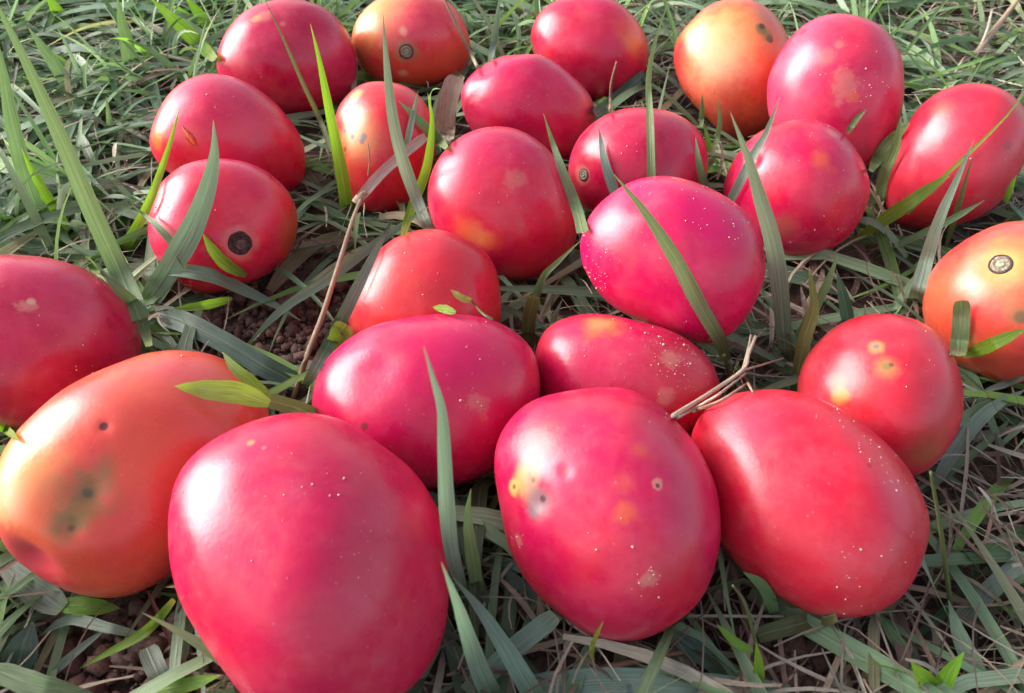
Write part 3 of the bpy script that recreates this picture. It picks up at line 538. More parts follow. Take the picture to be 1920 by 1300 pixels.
def tube_arrays(P, rad, tint, N=7):
    P = np.vstack([P[:1], P, P[-1:]]); rad = np.r_[1e-5, rad, 1e-5]
    n = len(P); Tn = np.gradient(P, axis=0); Tn[0] = Tn[1]; Tn[-1] = Tn[-2]; Tn /= np.linalg.norm(Tn, axis=1)[:, None] + 1e-12
    ref = np.array([.3, .5, .8]); a = np.cross(Tn, ref); a /= np.linalg.norm(a, axis=1)[:, None]; b = np.cross(Tn, a)
    an = np.linspace(0, 2 * np.pi, N, endpoint=False)
    V = (P[:, None] + (a[:, None] * np.cos(an)[None, :, None] + b[:, None] * np.sin(an)[None, :, None]) * rad[:, None, None]).reshape(-1, 3)
    F = []
    for i in range(n - 1):
        for j in range(N): F.append((i * N + j, i * N + (j + 1) % N, (i + 1) * N + (j + 1) % N, (i + 1) * N + j))
    return V, np.array(F), np.tile(np.abs(np.linspace(-1, 1, N)), n), np.repeat(np.linspace(0, 1, n), N), np.tile(np.asarray(tint, float), (n * N, 1))

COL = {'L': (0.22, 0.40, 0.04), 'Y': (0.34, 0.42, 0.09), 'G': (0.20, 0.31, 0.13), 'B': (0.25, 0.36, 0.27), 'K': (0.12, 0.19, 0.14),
       'O': (0.15, 0.17, 0.06), 'D': (0.42, 0.30, 0.20), 'P': (0.32, 0.38, 0.29), 'W': (0.58, 0.48, 0.38), 'R': (0.36, 0.2, 0.13)}
TIP = (0.5, 0.42, 0.25)
def first_hit(x, y, hide):
    o_, d_ = Vector(CAM), Vector(ray(x, y)); L = 0.0
    for _ in range(5):
        h = BV.ray_cast(o_, d_)
        if h[0] is None: return None
        L += h[3]
        if owner[h[2]] not in hide: return L
        o_ = h[0] + d_ * .0001; L += .0001
    return None
def hero_curve(p, m, n=30, clear=.0016):
    """pixels -> points. m: ('u', z0, lean) stands up from its first point; ('f', z...) heights in mm along the blade"""
    hide = ''
    if isinstance(m[-1], str): hide, m = m[-1], m[:-1]
    px = spline(p, n)
    if m[0] == 'u':
        b0 = pt_z(px[0][0], px[0][1], m[1] * .001)
        ln = m[2] if len(m) > 2 else 0.0
        pts = np.array([pt_y(x, y, b0[1] + ln * (i / (n - 1)) ** 1.3) for i, (x, y) in enumerate(px)])
    else:
        hs_ = np.interp(np.linspace(0, 1, n), np.linspace(0, 1, len(m) - 1), m[1:]) * .001 if len(m) > 2 else np.full(n, m[1] * .001)
        pts = np.array([pt_z(x, y, z) for (x, y), z in zip(px, hs_)])
    dist = np.linalg.norm(pts - CAM, axis=1); dirs = (pts - CAM) / dist[:, None]
    lim = np.full(n, 9.)
    for i in range(n):
        for dx, dy in ((0, 0), (12, 0), (-12, 0), (0, 12)):
            h = first_hit(px[i][0] + dx, px[i][1] + dy, hide)
            if h is not None: lim[i] = min(lim[i], h - clear)
    dd = np.minimum(dist, lim)
    base = dd.copy()
    for _ in range(10):
        s_ = dd.copy(); s_[1:-1] = (dd[:-2] + 2 * dd[1:-1] + dd[2:]) / 4
        dd = np.minimum(s_, base + .0002)
    return CAM + dirs * dd[:, None], dd, px
def hero_mesh(name, h, mat=None):
    p, wpx, prof, col, m = h[:5]
    tw = h[5] if len(h) > 5 else 0.0
    P, dd, px = hero_curve(p, m)
    n = len(P); t = np.linspace(0, 1, n)
    xs, ys = PROF[prof]; wid = wpx * .92 * dd / FPX * np.interp(t, xs, ys) * (1 + .05 * np.array([noise.noise(Vector((q_ * 6, wpx, p[0][0]))) for q_ in t]))
    view = CAM - P; view /= np.linalg.norm(view, axis=1)[:, None]
    Tn = np.gradient(P, axis=0); Tn /= np.linalg.norm(Tn, axis=1)[:, None]
    sd_ = np.cross(Tn, view)
    ang = np.radians(tw) + .25 * np.array([noise.noise(Vector((q_ * 2.5, p[0][1], 3))) for q_ in t])
    nrm = view * np.cos(ang)[:, None] + sd_ * np.sin(ang)[:, None]
    c0 = np.array(COL[col]); jit = 1 + .12 * np.array(noise.noise_vector(Vector((p[0][0], p[0][1], 1)))) 
    c0 = c0 * jit
    tint = np.tile(c0, (n, 1))
    basec = np.array((0.22, 0.30, 0.09)) if col in 'LGBKP' else c0
    fb = np.clip((.12 - t) / .12, 0, 1)[:, None] * .5; tint = tint * (1 - fb) + basec * fb
    ft = np.clip((t - .94) / .06, 0, 1)[:, None] * (.85 if prof in ('blade', 'long', 'leaf') else .3); tint = tint * (1 - ft) + np.array(TIP) * ft
    mt = mat or (M_LIME if col in 'LY' else M_STRAW if col in 'DWR' else M_GRASS)
    if prof == 'stem':
        A = tube_arrays(P, wid * .5, c0)
    else:
        A = blade_arrays(P, wid, nrm, tint, fold=.10 if wpx > 20 else .16)
    V, F, uu, tv, tn = A
    org = P[0].copy()
    me = mesh_np(name, V - org, F, mt, {'tint': tn, 'uu': uu, 'tt': tv})
    o = bpy.data.objects.new(name, me)
    return o, org

GB = 'long grass blades rising between the tomatoes'
# (points base to tip, width px, profile, colour, placement[, twist]), name, category, group, label
H = [
 ([(262,600),(225,510),(170,390),(110,250),(50,120),(-5,10),(-30,-40)], 40, 'long', 'G', ('u',0,-.015), 'long wide pale green blade slanting across the whole upper left corner'),
 ([(80,415),(50,340),(25,240),(5,130),(-10,60)], 28, 'blade', 'G', ('u',4,0), 'dull green blade beside the left edge, left of the widest slanting blade'),
 ([(130,432),(95,380),(60,320),(40,278)], 19, 'blade', 'L', ('u',3,0), 'short bright lime blade crossing left of the widest slanting blade'),
 ([(232,468),(275,390),(312,290),(338,200)], 20, 'long', 'L', ('u',2,-.01), 'bright lime stalk slanting up in front of the tomato with a torn slit'),
 ([(270,575),(320,500),(362,425),(390,350),(402,285),(400,225)], 48, 'blade', 'B', ('u',2,-.012), 'broad grey green pointed blade in front of the tomato with a stem hole'),
 ([(350,505),(322,455),(290,420),(248,385)], 16, 'blade', 'G', ('u',6,-.005), 'thin green blade touching the left side of the tomato with a stem hole'),
 ([(462,517),(425,497),(400,470),(380,438)], 24, 'leaf', 'L', ('f',14,22), 'small bright lime leaf just below the dark stem hole'),
 ([(285,506),(340,507),(400,518),(455,543),(515,572),(565,602)], 30, 'blade', 'B', ('f',12,16,12,5,2), 'arched grey green blade under the tomato with a stem hole'),
 ([(175,512),(235,508),(300,505),(340,508)], 28, 'spin', 'P', ('f',4,8,10,8), 'pale flat blade lying left of the base of the grass tuft on the left'),
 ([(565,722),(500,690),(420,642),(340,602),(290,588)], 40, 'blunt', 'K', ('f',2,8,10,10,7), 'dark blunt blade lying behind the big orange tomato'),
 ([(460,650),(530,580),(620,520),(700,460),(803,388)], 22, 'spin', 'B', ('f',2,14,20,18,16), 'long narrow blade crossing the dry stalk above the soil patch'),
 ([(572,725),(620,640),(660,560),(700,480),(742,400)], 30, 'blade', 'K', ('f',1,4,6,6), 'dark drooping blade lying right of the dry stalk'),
 ([(280,650),(258,580),(220,540),(165,482)], 24, 'blade', 'G', ('u',3,0), 'green blade leaning over the dark rosy tomato at the left edge'),
 ([(435,560),(382,573),(322,580)], 18, 'leaf', 'L', ('f',8,14,14), 'little lime leaf lying under the tomato with a stem hole'),
 ([(622,285),(600,225),(565,150),(530,70),(492,-10)], 11, 'long', 'O', ('u',10,-.005), 'thin olive stem bending over the crimson tomato at the back left'),
 ([(652,402),(642,330),(620,220),(598,110),(582,45)], 28, 'long', 'L', ('u',0,-.005), 'bright green blade standing between the two back left tomatoes and the pock marked one'),
 ([(820,470),(778,365),(752,290),(735,210),(724,110),(718,25)], 28, 'blade', 'B', ('u',2,-.012,'o'), 'tall pale blade in front of the pock marked tomato and the ringed scar one'),
 ([(760,285),(773,221),(784,170)], 14, 'blade', 'B', ('u',24,-.004), 'short thin blade forking up beside the tall pale blade'),
 ([(755,442),(773,388),(800,314),(810,230),(802,175)], 22, 'blade', 'L', ('u',3,-.005), 'curved lime blade right of the pock marked tomato'),
 ([(838,278),(785,225),(748,190)], 22, 'blade', 'G', ('f',10,24), 'short green blade crossing right of the pock marked tomato'),
 ([(1093,437),(1080,388),(1043,288),(1019,213)], 26, 'long', 'G', ('u',2,-.008), 'tapered green blade right of the round rosy centre tomato'),
 ([(1165,395),(1137,314),(1122,238)], 22, 'blade', 'B', ('u',8,-.004,'n'), 'short blade standing in front of the dark crimson tomato, left of the tall one'),
 ([(1222,360),(1219,230),(1216,150),(1228,80),(1256,-5)], 18, 'long', 'G', ('u',10,0,'n'), 'tall upright blade rising from behind the bright magenta tomato'),
 ([(1144,206),(1146,159),(1156,116)], 6, 'stem', 'R', ('u',8,0), 'tiny pinkish dry stem in front of the pink red back centre tomato'),
 ([(1115,214),(1160,180),(1208,140)], 22, 'blunt', 'K', ('f',4,14), 'dark blade lying below the pink red back centre tomato'),
 ([(1472,668),(1463,550),(1448,450),(1425,370),(1402,295),(1369,210)], 38, 'blade', 'B', ('u',0,-.03), 'tall grey green blade right of the bright magenta tomato, over the round pink one'),
 ([(1350,415),(1412,292),(1436,250),(1462,182)], 20, 'blade', 'B', ('u',10,-.003,'n'), 'blade slanting across the left side of the round pink red tomato'),
 ([(1588,252),(1604,226),(1624,205)], 12, 'leaf', 'O', ('u',26,0), 'small olive tip poking up in front of the large pink tomato'),
 ([(1632,322),(1662,274),(1706,230)], 24, 'leaf', 'G', ('u',6,0), 'green blade leaning into the gap left of the salmon red tomato'),
 ([(1648,395),(1656,332),(1678,280),(1690,218)], 20, 'leaf', 'G', ('u',2,0), 'narrow green blade standing left of the salmon red tomato'),
 ([(1590,462),(1640,425),(1700,384),(1745,352),(1780,330)], 26, 'spin', 'L', ('f',4,16,28,30), 'bright leaf lying across the lower left of the salmon red tomato'),
 ([(1700,400),(1760,340),(1830,275),(1885,220),(1930,165)], 9, 'long', 'L', ('u',6,-.01), 'long thin stem leaning to the right edge over the salmon red tomato'),
 ([(1715,570),(1745,460),(1766,400),(1795,335),(1826,262)], 28, 'long', 'B', ('u',2,-.006), 'long grey green blade standing below the salmon red tomato'),
 ([(1774,462),(1796,391),(1824,292)], 11, 'blade', 'O', ('u',4,0), 'thin yellowish blade in front of the right side of the salmon red tomato'),
 ([(1645,482),(1700,452),(1774,417),(1846,376)], 14, 'spin', 'G', ('f',3,12,20,26), 'thin curved blade along the bottom of the salmon red tomato'),
 ([(1332,385),(1312,314),(1304,256)], 17, 'blade', 'G', ('u',6,0,'n'), 'short green blade right of the dark crimson tomato'),
 ([(1315,238),(1317,176)], 11, 'blade', 'G', ('u',6,0), 'small blade tip between the dark crimson tomato and the orange one with two spots'),
 ([(1335,292),(1349,236),(1347,183)], 11, 'blade', 'G', ('u',6,0), 'slim blade at the foot of the orange tomato with two spots'),
 ([(1362,675),(1349,636),(1312,572),(1264,482),(1209,398),(1150,326)], 34, 'blade', 'G', ('u',14,-.012), 'broad green blade lying diagonally over the bright magenta tomato'),
 ([(1372,760),(1370,715),(1358,665)], 13, 'stem', 'O', ('u',0,0,'x'), 'pale jointed stem below the blade that crosses the magenta tomato'),
 ([(1480,665),(1526,582),(1552,530),(1571,477)], 20, 'leaf', 'G', ('u',3,0), 'bright pointed blade behind the blotchy red tomato'),
 ([(1485,760),(1508,640),(1526,575),(1517,500)], 26, 'leaf', 'O', ('u',0,0,'xr'), 'olive blade standing left of the blotchy red tomato'),
 ([(1596,630),(1582,560),(1568,505)], 26, 'blade', 'K', ('u',0,0,'r'), 'dark green blade standing just behind the blotchy red tomato'),
 ([(1795,668),(1802,610),(1803,563)], 28, 'blunt', 'G', ('u',10,0), 'blunt cut blade end standing in front of the orange tomato at the right edge'),
 ([(1806,668),(1850,650),(1925,616)], 24, 'leaf', 'L', ('f',12,30,34), 'bright lime blade lying over the orange tomato at the right edge'),
 ([(1840,735),(1880,722),(1930,704)], 13, 'spin', 'P', ('f',6,10), 'thin pale blade under the orange tomato at the right edge'),
 ([(1750,915),(1780,862),(1820,805),(1865,762),(1925,730)], 26, 'leaf', 'P', ('f',2,8,12,10), 'withered pale blade right of the blotchy red tomato'),
 ([(1760,905),(1800,868),(1850,830),(1908,772)], 16, 'blade', 'G', ('f',1,5,5), 'green blade beside the withered pale blade at the right edge'),
 ([(868,1105),(848,1040),(838,950),(833,850),(828,770),(812,710),(794,648)], 36, 'blade', 'B', ('u',10,-.02), 'tall pale green blade standing before the wide crimson tomato in the middle'),
 ([(925,1310),(895,1245),(858,1134),(828,1055)], 44, 'long', 'B', ('u',2,-.01), 'broad blade at the bottom centre pointing up to the largest tomato'),
 ([(1005,1310),(950,1220),(905,1150),(848,1080)], 44, 'long', 'B', ('f',6,16,22,24), 'broad folded blade at the bottom centre, right of its twin beside the largest tomato'),
 ([(900,1125),(885,1041),(877,968),(883,916)], 30, 'blade', 'G', ('u',4,0), 'shorter green blade in the dark gap left of the bruised red tomato'),
 ([(875,1300),(960,1220),(1042,1153)], 38, 'blunt', 'B', ('f',3,10,14), 'ragged cut blade end below the bruised red tomato'),
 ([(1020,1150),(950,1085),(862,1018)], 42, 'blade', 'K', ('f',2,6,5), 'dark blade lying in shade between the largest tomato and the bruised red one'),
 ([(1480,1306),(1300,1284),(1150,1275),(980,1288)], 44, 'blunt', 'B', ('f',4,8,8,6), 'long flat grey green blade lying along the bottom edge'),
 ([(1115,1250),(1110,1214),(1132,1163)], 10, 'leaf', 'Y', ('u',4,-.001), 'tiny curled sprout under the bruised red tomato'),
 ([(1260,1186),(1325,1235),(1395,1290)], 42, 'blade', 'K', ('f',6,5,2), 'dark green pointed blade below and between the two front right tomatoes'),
 ([(1458,1162),(1432,1102),(1393,1072)], 24, 'leaf', 'G', ('u',2,0), 'green blade in the shade below the smooth bright red tomato'),
 ([(1420,1192),(1490,1172),(1568,1153)], 30, 'blunt', 'O', ('f',5,7,7), 'olive blade lying under the smooth bright red tomato'),
 ([(1722,1256),(1680,1200),(1643,1148)], 26, 'blade', 'G', ('f',2,6,8), 'green and tan blade emerging below the right end of the smooth bright red tomato'),
 ([(1848,1290),(1805,1205),(1778,1125)], 34, 'blade', 'B', ('f',3,8,12), 'thick grey green blade near the lower right corner'),
 ([(1782,1135),(1765,1000),(1745,885)], 9, 'stem', 'O', ('u',6,0), 'thin upright stem right of the smooth bright red tomato'),
 ([(1925,995),(1860,1030),(1805,1064)], 28, 'blade', 'G', ('f',2,8,8), 'green blade at the right edge pointing down to bare litter'),
 ([(1800,1165),(1855,1108),(1928,1045)], 30, 'blunt', 'P', ('f',3,7,8), 'pale worn blade at the right edge above the thick grey green one'),
 ([(-10,1256),(75,1287),(190,1306)], 42, 'blade', 'G', ('f',14,14,8), 'pale green blade across the bottom left corner'),
 ([(260,1302),(340,1287),(414,1266)], 28, 'leaf', 'L', ('f',8,14,16), 'bright lime leaf at the bottom edge left of the largest tomato'),
 ([(327,1124),(273,1184),(207,1222),(150,1253)], 19, 'blade', 'L', ('f',10,14,12,8), 'bright green narrow blade over the dark soil at the lower left'),
 ([(282,1195),(205,1178),(130,1163),(72,1194)], 20, 'spin', 'P', ('f',3,8,6,2), 'grey bleached blade arching over the dark soil at the lower left'),
 ([(85,1274),(148,1218),(208,1172)], 16, 'blade', 'P', ('f',1,4,6), 'thin grey blade left of the dark soil at the lower left'),
 ([(118,1142),(50,1095),(-15,1040)], 54, 'blade', 'P', ('f',8,10,10), 'wide pale blade under the big orange tomato at the left edge'),
 ([(108,1135),(160,1137),(225,1141)], 32, 'leaf', 'L', ('f',8,8,5), 'lime leaf sheath just under the big orange tomato'),
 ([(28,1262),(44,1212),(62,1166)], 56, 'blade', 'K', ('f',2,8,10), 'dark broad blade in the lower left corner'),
 ([(315,1306),(298,1265),(276,1215)], 34, 'blunt', 'P', ('f',1,5,5), 'short pale strip right of the dark soil at the lower left'),
 ([(-8,796),(14,808),(34,826)], 14, 'leaf', 'L', ('f',10,10), 'little lime tip between the left edge and the big orange tomato'),
 ([(1003,560),(1020,518),(1045,492),(1090,450)], 18, 'long', 'G', ('u',14,0), 'curved green blade rising in the dark gap left of the magenta tomato'),
 ([(988,665),(992,600),(1003,555)], 28, 'blunt', 'O', ('u',0,0,'ts'), 'olive sheath standing behind the wide crimson tomato in the middle'),
 ([(1025,640),(1042,590),(1055,560)], 13, 'blade', 'P', ('u',0,0,'s'), 'pale sliver of a blade in the dark gap above the scuffed tomato'),
 ([(855,586),(835,580),(811,576)], 18, 'leaf', 'L', ('f',42,42), 'small lime leaf lying on top of the wide crimson tomato'),
 ([(622,670),(636,632),(650,608)], 42, 'blunt', 'Y', ('u',0,0,'t'), 'short yellow green stub at the upper left of the wide crimson tomato'),
 ([(918,118),(928,66),(937,-8)], 15, 'blade', 'B', ('u',8,0), 'upright blade at the top edge left of the pink red back centre tomato'),
 ([(895,125),(865,66),(832,-5)], 7, 'stem', 'D', ('u',12,0), 'thin tan stem leaning over the right side of the ringed stem scar tomato'),
 ([(247,145),(236,74),(219,-6)], 26, 'blade', 'G', ('u',3,0), 'green blade at the top edge, third to the right of the upper left corner'),
 ([(404,112),(332,44),(280,-6)], 28, 'blade', 'L', ('u',3,0), 'bright lime blade slanting down towards the back left crimson tomato'),
 ([(402,62),(374,28),(348,-6)], 24, 'blade', 'L', ('u',3,0), 'lime blade at the top edge just left of the back left crimson tomato'),
 ([(122,48),(106,20),(88,-8)], 24, 'blade', 'L', ('u',3,0), 'short lime blade at the top edge near the upper left corner'),
 ([(137,179),(103,122),(52,50)], 24, 'blade', 'G', ('u',3,0), 'green blade right of the wide slanting blade in the upper left'),
 ([(208,262),(204,220),(199,180)], 11, 'blade', 'G', ('u',3,0), 'tiny upright blade among straw left of the torn slit tomato'),
 ([(1885,380),(1896,350),(1906,328)], 11, 'blade', 'L', ('u',20,0), 'tiny bright blade at the lower right of the salmon red tomato'),
]
for h in H:
    o, org = hero_mesh('grass_shoot' if h[2] != 'stem' else 'dry_stalk', h[:5])
    link(o); o.location = org
    tag(o, h[5], 'grass blade' if h[2] != 'stem' else 'stem', GB if h[2] != 'stem' else None)

def compound(name, cat, label, parts, group=None):
    root = None
    for nm, h in parts:
        o, org = hero_mesh(nm, h)
        if root is None:
            root = empty(name, org); tag(root, label, cat, group); r0 = org
        link(o, root); o.location = org - r0
compound('dry_stalk', 'stalk', 'dry brown stalk with a knee bend standing over the soil patch left of centre', [
    ('stem', ([(550,748),(575,670),(605,590),(640,480),(662,410),(678,370)], 12, 'stem', 'D', ('f',1,14,22,26,28,30))),
    ('node', ([(668,382),(677,368),(686,360)], 21, 'stem', 'D', ('f',28,30,31))),
    ('leaf_sheath', ([(674,372),(710,330),(745,298),(798,255)], 20, 'blunt', 'W', ('f',30,34,36,38))),
    ('fibre', ([(690,330),(693,300),(690,268)], 3, 'stem', 'D', ('u',30,0))),
])
compound('split_twig', 'twig', 'broken pale twig with a split end above the smooth bright red tomato', [
    ('stem', ([(1262,780),(1330,738),(1393,693),(1404,662),(1417,630)], 10, 'stem', 'W', ('f',34,32,28,30,34))),
    ('splinter', ([(1270,783),(1340,745),(1398,700)], 7, 'stem', 'W', ('f',33,31,27))),
    ('splinter', ([(1392,698),(1402,660),(1408,628)], 7, 'stem', 'W', ('f',28,30,34))),
    ('splinter', ([(1300,772),(1350,752),(1400,720)], 8, 'stem', 'R', ('f',30,26,20))),
    ('side_twig', ([(1396,694),(1430,684),(1468,672)], 5, 'stem', 'W', ('f',27,22,16))),
    ('side_twig', ([(1390,700),(1402,718),(1412,736)], 7, 'stem', 'R', ('f',27,16,8))),
])
compound('dry_leaf', 'dry leaf', 'curled dry tan leaf wedged left of the dimpled deep crimson tomato', [
    ('leaf_strip', ([(828,272),(832,235),(840,190),(856,143)], 38, 'blunt', 'W', ('u',8,-.002))),
    ('leaf_strip', ([(845,262),(848,225),(852,170),(868,142)], 14, 'blunt', 'D', ('u',10,-.002))),
])
compound('young_sprout', 'sprout', 'yellow green sprout with two leaves lying on the big orange tomato', [
    ('leaf', ([(505,757),(450,738),(390,731),(327,724)], 44, 'leaf', 'Y', ('f',44,48,50,50))),
    ('leaf', ([(506,742),(470,715),(440,690),(417,660)], 24, 'leaf', 'L', ('f',42,46,48))),
    ('leaf_sheath', ([(590,778),(545,762),(500,750)], 30, 'blunt', 'O', ('f',30,38,43,'tv'))),
])
compound('young_sprout', 'sprout', 'tiny bent sprout with a bud leaf in front of the dull brick red tomato', [
    ('leaf', ([(884,563),(868,560),(845,544)], 15, 'leaf', 'Y', ('f',38,40))),
    ('stem', ([(925,600),(905,588),(882,562)], 6, 'stem', 'O', ('f',30,38))),
])
compound('young_sprout', 'sprout', 'lime seedling with a thin stalk at the bottom edge below the smooth bright red tomato', [
    ('leaf', ([(1420,1295),(1423,1250),(1418,1205)], 22, 'blade', 'L', ('u',2,0))),
    ('leaf', ([(1412,1222),(1380,1205),(1343,1170)], 17, 'leaf', 'L', ('f',14,18))),
    ('stem', ([(1419,1212),(1398,1134),(1374,1098)], 8, 'stem', 'O', ('u',14,0))),
    ('stem', ([(1405,1150),(1425,1185),(1440,1218)], 5, 'stem', 'P', ('u',14,0))),
])
compound('young_sprout', 'sprout', 'lime seedling with two leaves spread in a V at the bottom right', [
    ('leaf', ([(1752,1312),(1735,1277),(1708,1240)], 38, 'blade', 'L', ('u',2,0))),
    ('leaf', ([(1752,1310),(1778,1266),(1808,1222)], 30, 'blade', 'L', ('u',2,0))),
])
compound('dry_stalk', 'stalk', 'straw coloured stalk in the lower right corner', [
    ('stem', ([(1840,1308),(1880,1275),(1930,1232)], 18, 'stem', 'D', ('f',6,8,8)))])
compound('dry_stalk', 'stalk', 'flat brown dry stalk below the bruised red tomato near the bottom', [
    ('stem', ([(1085,1262),(1170,1245),(1250,1228),(1320,1218)], 14, 'stem', 'R', ('f',2,5,5,3)))])
compound('dry_stalk', 'stalk', 'tan seed stalk slanting through the upper right corner', [
    ('stem', ([(1828,105),(1870,50),(1915,-8)], 11, 'stem', 'D', ('f',8,14,20))),
    ('stem', ([(1832,100),(1850,60),(1860,20)], 6, 'stem', 'W', ('f',8,14,20)))])

# ------------------------------------------------------------------ the lawn: masses of blades, straw and crumbs
def inside_any(p):
    h = BV.find_nearest(Vector(p), .03)
    if h[0] is None: return None
    loc, n, idx, dist = h
    key = owner[idx]; C = geo_cache[key][0]
    out = np.array(loc) - C
    v = np.asarray(p) - C
    if v @ v < out @ out: return np.array(loc), out / np.linalg.norm(out)
    return None
def blocks(P):
    """true if a point of the blade would hide a tomato from the camera"""
    for p in P:
        d = np.asarray(p) - CAM; L = np.linalg.norm(d)
        if L > .62: continue
        h = BV.ray_cast(Vector(CAM), Vector(d / L))
        if h[0] is not None and h[3] > L - .001: return True
    return False
SOILSPOT = [(pt_z(540, 610, 0)[:2], .028), (pt_z(230, 1245, 0)[:2], .02), (pt_z(1850, 1150, 0)[:2], .0), (pt_z(1480, 1230, 0)[:2], .010)]
def soilness(x, y): return max((math.exp(-((x - c[0]) ** 2 + (y - c[1]) ** 2) / (r * r + 1e-9)) if r else 0) for c, r in SOILSPOT)
class Bag:
    def __init__(s): s.V, s.F, s.u, s.t, s.c, s.o = [], [], [], [], [], 0
    def add(s, A):
        V, F, u, t, c = A; s.V.append(V); s.F.append(F + s.o); s.u.append(u); s.t.append(t); s.c.append(c); s.o += len(V)
    def build(s, name, mat): return link(bpy.data.objects.new(name, mesh_np(name, np.vstack(s.V), np.vstack(s.F), mat, {'tint': np.vstack(s.c), 'uu': np.concatenate(s.u), 'tt': np.concatenate(s.t)})))
def litter_side(x, y):                       # more straw towards the right and the lower right, more grass at the upper left
    u, v, _ = project((x, y, 0))
    return float(np.clip(.35 + (u - 960) / 1700 + (v - 650) / 2600, .1, .95))
def clump(x, y): return noise.noise(Vector((x * 14, y * 14, 9)))

def mat_blade(x, y, kind):
    n = 9
    az = rng.uniform(0, 2 * math.pi)
    if kind == 'lie':
        L = rng.uniform(.035, .12); wd = min(rng.lognormal(math.log(.0041), .3), .0078); z0 = rng.uniform(-.004, .006); arc = rng.uniform(.002, .013)
        bend = rng.normal(0, .5); t = np.linspace(0, 1, n)
        hz = z0 + arc * np.sin(np.pi * t * rng.uniform(.7, 1.05)) ; s = t * L
    elif kind == 'up':
        L = rng.uniform(.022, .075); wd = rng.uniform(.0018, .0042); z0 = -.005; t = np.linspace(0, 1, n)
        el0 = rng.uniform(.7, 1.45); droop = rng.uniform(.3, 1.5); el = el0 - droop * t
        bend = rng.normal(0, .3); ds = L / (n - 1)
        hz = z0 + np.r_[0, np.cumsum(np.sin(el[:-1]) * ds)]; s = np.r_[0, np.cumsum(np.cos(el[:-1]) * ds)]
    a = az + bend * t
    dx = np.r_[0, np.cumsum(np.diff(s) * np.cos(a[:-1]))]; dy = np.r_[0, np.cumsum(np.diff(s) * np.sin(a[:-1]))]
    P = np.stack([x + dx, y + dy, hz], -1)
    return P, wd, t
def tintpick(kind, x, y):
    r = rng.uniform()
    if kind == 'lie':
        c = (0.20, 0.29, 0.20) if r < .45 else (0.11, 0.19, 0.10) if r < .62 else (0.30, 0.39, 0.29) if r < .8 else (0.38, 0.34, 0.24) if r < .87 else (0.2, 0.35, 0.10)
    else:
        c = (0.19, 0.30, 0.15) if r < .5 else (0.25, 0.42, 0.09) if r < .64 else (0.28, 0.37, 0.28)
    return np.array(c) * rng.uniform(.55, 1.4) * rng.uniform(.93, 1.07, 3) * np.array((1.12, 1.14, .92))
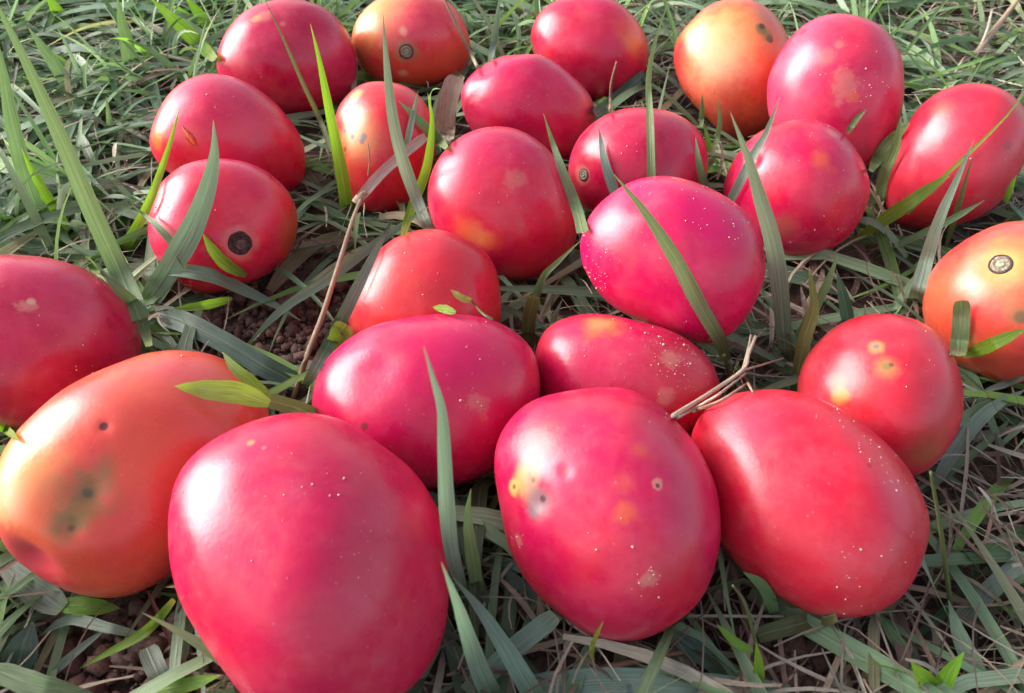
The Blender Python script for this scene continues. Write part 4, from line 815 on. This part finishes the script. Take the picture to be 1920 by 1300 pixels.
def place(bag, total, kind, wprof):
    cnt = 0; tries = 0; tuft = None
    while cnt < total and tries < total * 6:
        tries += 1
        y = rng.uniform(-.02, 1.15) if rng.uniform() < .45 else rng.uniform(0.04, .62)
        x = rng.uniform(-.22 - .62 * max(y, 0), .22 + .62 * max(y, 0))
        if kind == 'up':
            if tuft is None or rng.uniform() < .2: tuft = (x, y)
            x, y = tuft[0] + rng.normal(0, .0035), tuft[1] + rng.normal(0, .0035)
        if rng.uniform() < soilness(x, y) * (1.3 if kind != 'straw' else .8): continue
        ls = litter_side(x, y)
        if BV.find_nearest(Vector((x, y, .01)), .022)[0] is not None and rng.uniform() < (.42 if kind == 'straw' else .5): continue
        if kind in ('lie', 'up') and rng.uniform() < ls * .85 - .1 - clump(x, y) * .7: continue
        if kind in ('straw', 'dead') and rng.uniform() > ls + .25 + clump(x + 3, y) * .5: continue
        if kind == 'straw':
            n = 6; L = rng.uniform(.010, .05); az = rng.uniform(0, 2 * math.pi); wd = rng.lognormal(math.log(.00085), .5); wd = min(wd, .0034)
            t = np.linspace(0, 1, n); a = az + rng.normal(0, .5) * t; dx = np.r_[0, np.cumsum(np.cos(a[:-1]) * L / (n - 1))]; dy = np.r_[0, np.cumsum(np.sin(a[:-1]) * L / (n - 1))]
            zz = rng.uniform(-.004, .011) + rng.uniform(-.004, .008) * t + .002 * np.sin(t * 3)
            P = np.stack([x + dx, y + dy, np.maximum(zz, -.006)], -1)
            tint = np.array([(0.48, 0.37, 0.27), (0.34, 0.21, 0.16), (0.6, 0.52, 0.40), (0.2, 0.125, 0.09)][rng.integers(4)]) * rng.uniform(.75, 1.15)
        elif kind == 'dead':
            n = 6; L = rng.uniform(.008, .034); az = rng.uniform(0, 2 * math.pi); wd = rng.uniform(.0018, .0048)
            t = np.linspace(0, 1, n); a = az + rng.normal(0, .6) * t; dx = np.r_[0, np.cumsum(np.cos(a[:-1]) * L / (n - 1))]; dy = np.r_[0, np.cumsum(np.sin(a[:-1]) * L / (n - 1))]
            zz = rng.uniform(-.004, .006) + rng.uniform(-.003, .006) * t + rng.uniform(-.002, .003) * np.sin(t * 4)
            P = np.stack([x + dx, y + dy, np.maximum(zz, -.006)], -1)
            tint = np.array([(0.38, 0.28, 0.21), (0.27, 0.17, 0.14), (0.46, 0.40, 0.31), (0.3, 0.28, 0.17), (0.17, 0.10, 0.08)][rng.integers(5)]) * rng.uniform(.7, 1.15)
        else:
            P, wd, t = mat_blade(x, y, kind); tint = tintpick(kind, x, y)
        if any(soilness(P[i_][0], P[i_][1]) > .45 for i_ in (0, len(P) // 3, 2 * len(P) // 3, -1)) and rng.uniform() < (.93 if kind != 'straw' else .6): continue
        near = BV.find_nearest(Vector(P[len(P) // 2]), .07)[0] is not None
        if near:
            bad = 0
            for i in range(len(P)):
                r = inside_any(P[i])
                if r is not None:
                    bad += 1; P[i] = r[0] + r[1] * .0006
                    if P[i][2] < -.005: P[i][2] = -.005
            if bad > len(P) * .6: continue
            if kind in ('straw', 'dead'):
                if blocks(P[::2]) and rng.uniform() < .93: continue
            elif blocks(P[::2]) and rng.uniform() < .985: continue
        if bag is None: continue
        wid = wd * np.interp(t, *wprof)
        nr = rng.normal(0, .35, 3); nrm = np.tile(np.array([nr[0], nr[1], 1.0]), (len(P), 1)); nrm[:, 0] += np.linspace(0, rng.normal(0, .5), len(P))
        if kind == 'up': nrm[:, 2] = .5; nrm[:, :2] += rng.normal(0, .8, 2)
        tn = np.tile(tint, (len(P), 1))
        if kind not in ('straw', 'dead'):
            ft = np.clip((t - .85) / .15, 0, 1)[:, None] * rng.uniform(0, .9); tn = tn * (1 - ft) + np.array((.4, .33, .2)) * ft
        bag.add(blade_arrays(P, wid, nrm, tn, fold=rng.uniform(.03, .28), nacross=3)); cnt += 1
    return cnt

g1 = Bag(); place(g1, 5200, 'lie', PROF['blade'])
o = g1.build('lying_grass', M_GRASS); tag(o, 'flattened dull green grass covering the ground under the tomatoes', 'grass', kind='stuff')
g2 = Bag(); place(g2, 2000, 'up', PROF['blade'])
o = g2.build('short_grass', M_GRASS); tag(o, 'short fresh green grass growing up through the flattened blades', 'grass', kind='stuff')
g3 = Bag(); place(g3, 11000, 'straw', ([0, .5, 1], [.7, 1, .4]))
o = g3.build('straw_litter', M_STRAW); tag(o, 'thin dry straw and rootlets strewn over the soil', 'straw', kind='stuff')

g4 = Bag(); place(g4, 1800, 'dead', ([0, .15, .6, 1], [.5, 1, .9, .2]))
o = g4.build('leaf_litter', M_STRAW); tag(o, 'withered tan and brown scraps of grass leaf lying on the soil', 'litter', kind='stuff')

# soil crumbs
CV, CF, CC, co = [], [], [], 0
for k in range(5200):
    if k < 2600:
        c, r = SOILSPOT[0] if k < 1300 else SOILSPOT[[1, 3][k % 2]]
        x, y = c[0] + rng.normal(0, r * .8), c[1] + rng.normal(0, r * .8)
    else:
        y = rng.uniform(.03, .7); x = rng.uniform(-.2 - .5 * y, .2 + .5 * y)
    s = min(rng.lognormal(math.log(.0010), .6), .0042)
    p = np.array([x, y, soil_h(x, y) + s * rng.uniform(.1, 1.2)])
    if inside_any(p) is not None: continue
    R_ = np.linalg.qr(rng.normal(size=(3, 3)))[0]
    CV.append((ICO_V * rng.uniform(.55, 1.35, (12, 1)) * np.array([1, rng.uniform(.7, 1), rng.uniform(.6, 1)])) @ R_ * s + p); CF.append(ICO_F + co); co += 12
    CC.append(np.tile(np.array([(0.25, 0.13, 0.10), (0.15, 0.075, 0.06), (0.31, 0.19, 0.15)][rng.integers(3)]) * rng.uniform(.7, 1.2), (12, 1)))
o = link(bpy.data.objects.new('soil_crumbs', mesh_np('soil_crumbs', np.vstack(CV), np.vstack(CF), M_CRUMB, {'tint': np.vstack(CC)}, smooth=False)))
tag(o, 'loose reddish brown crumbs of soil lying in the gaps of the grass', 'soil', kind='stuff')
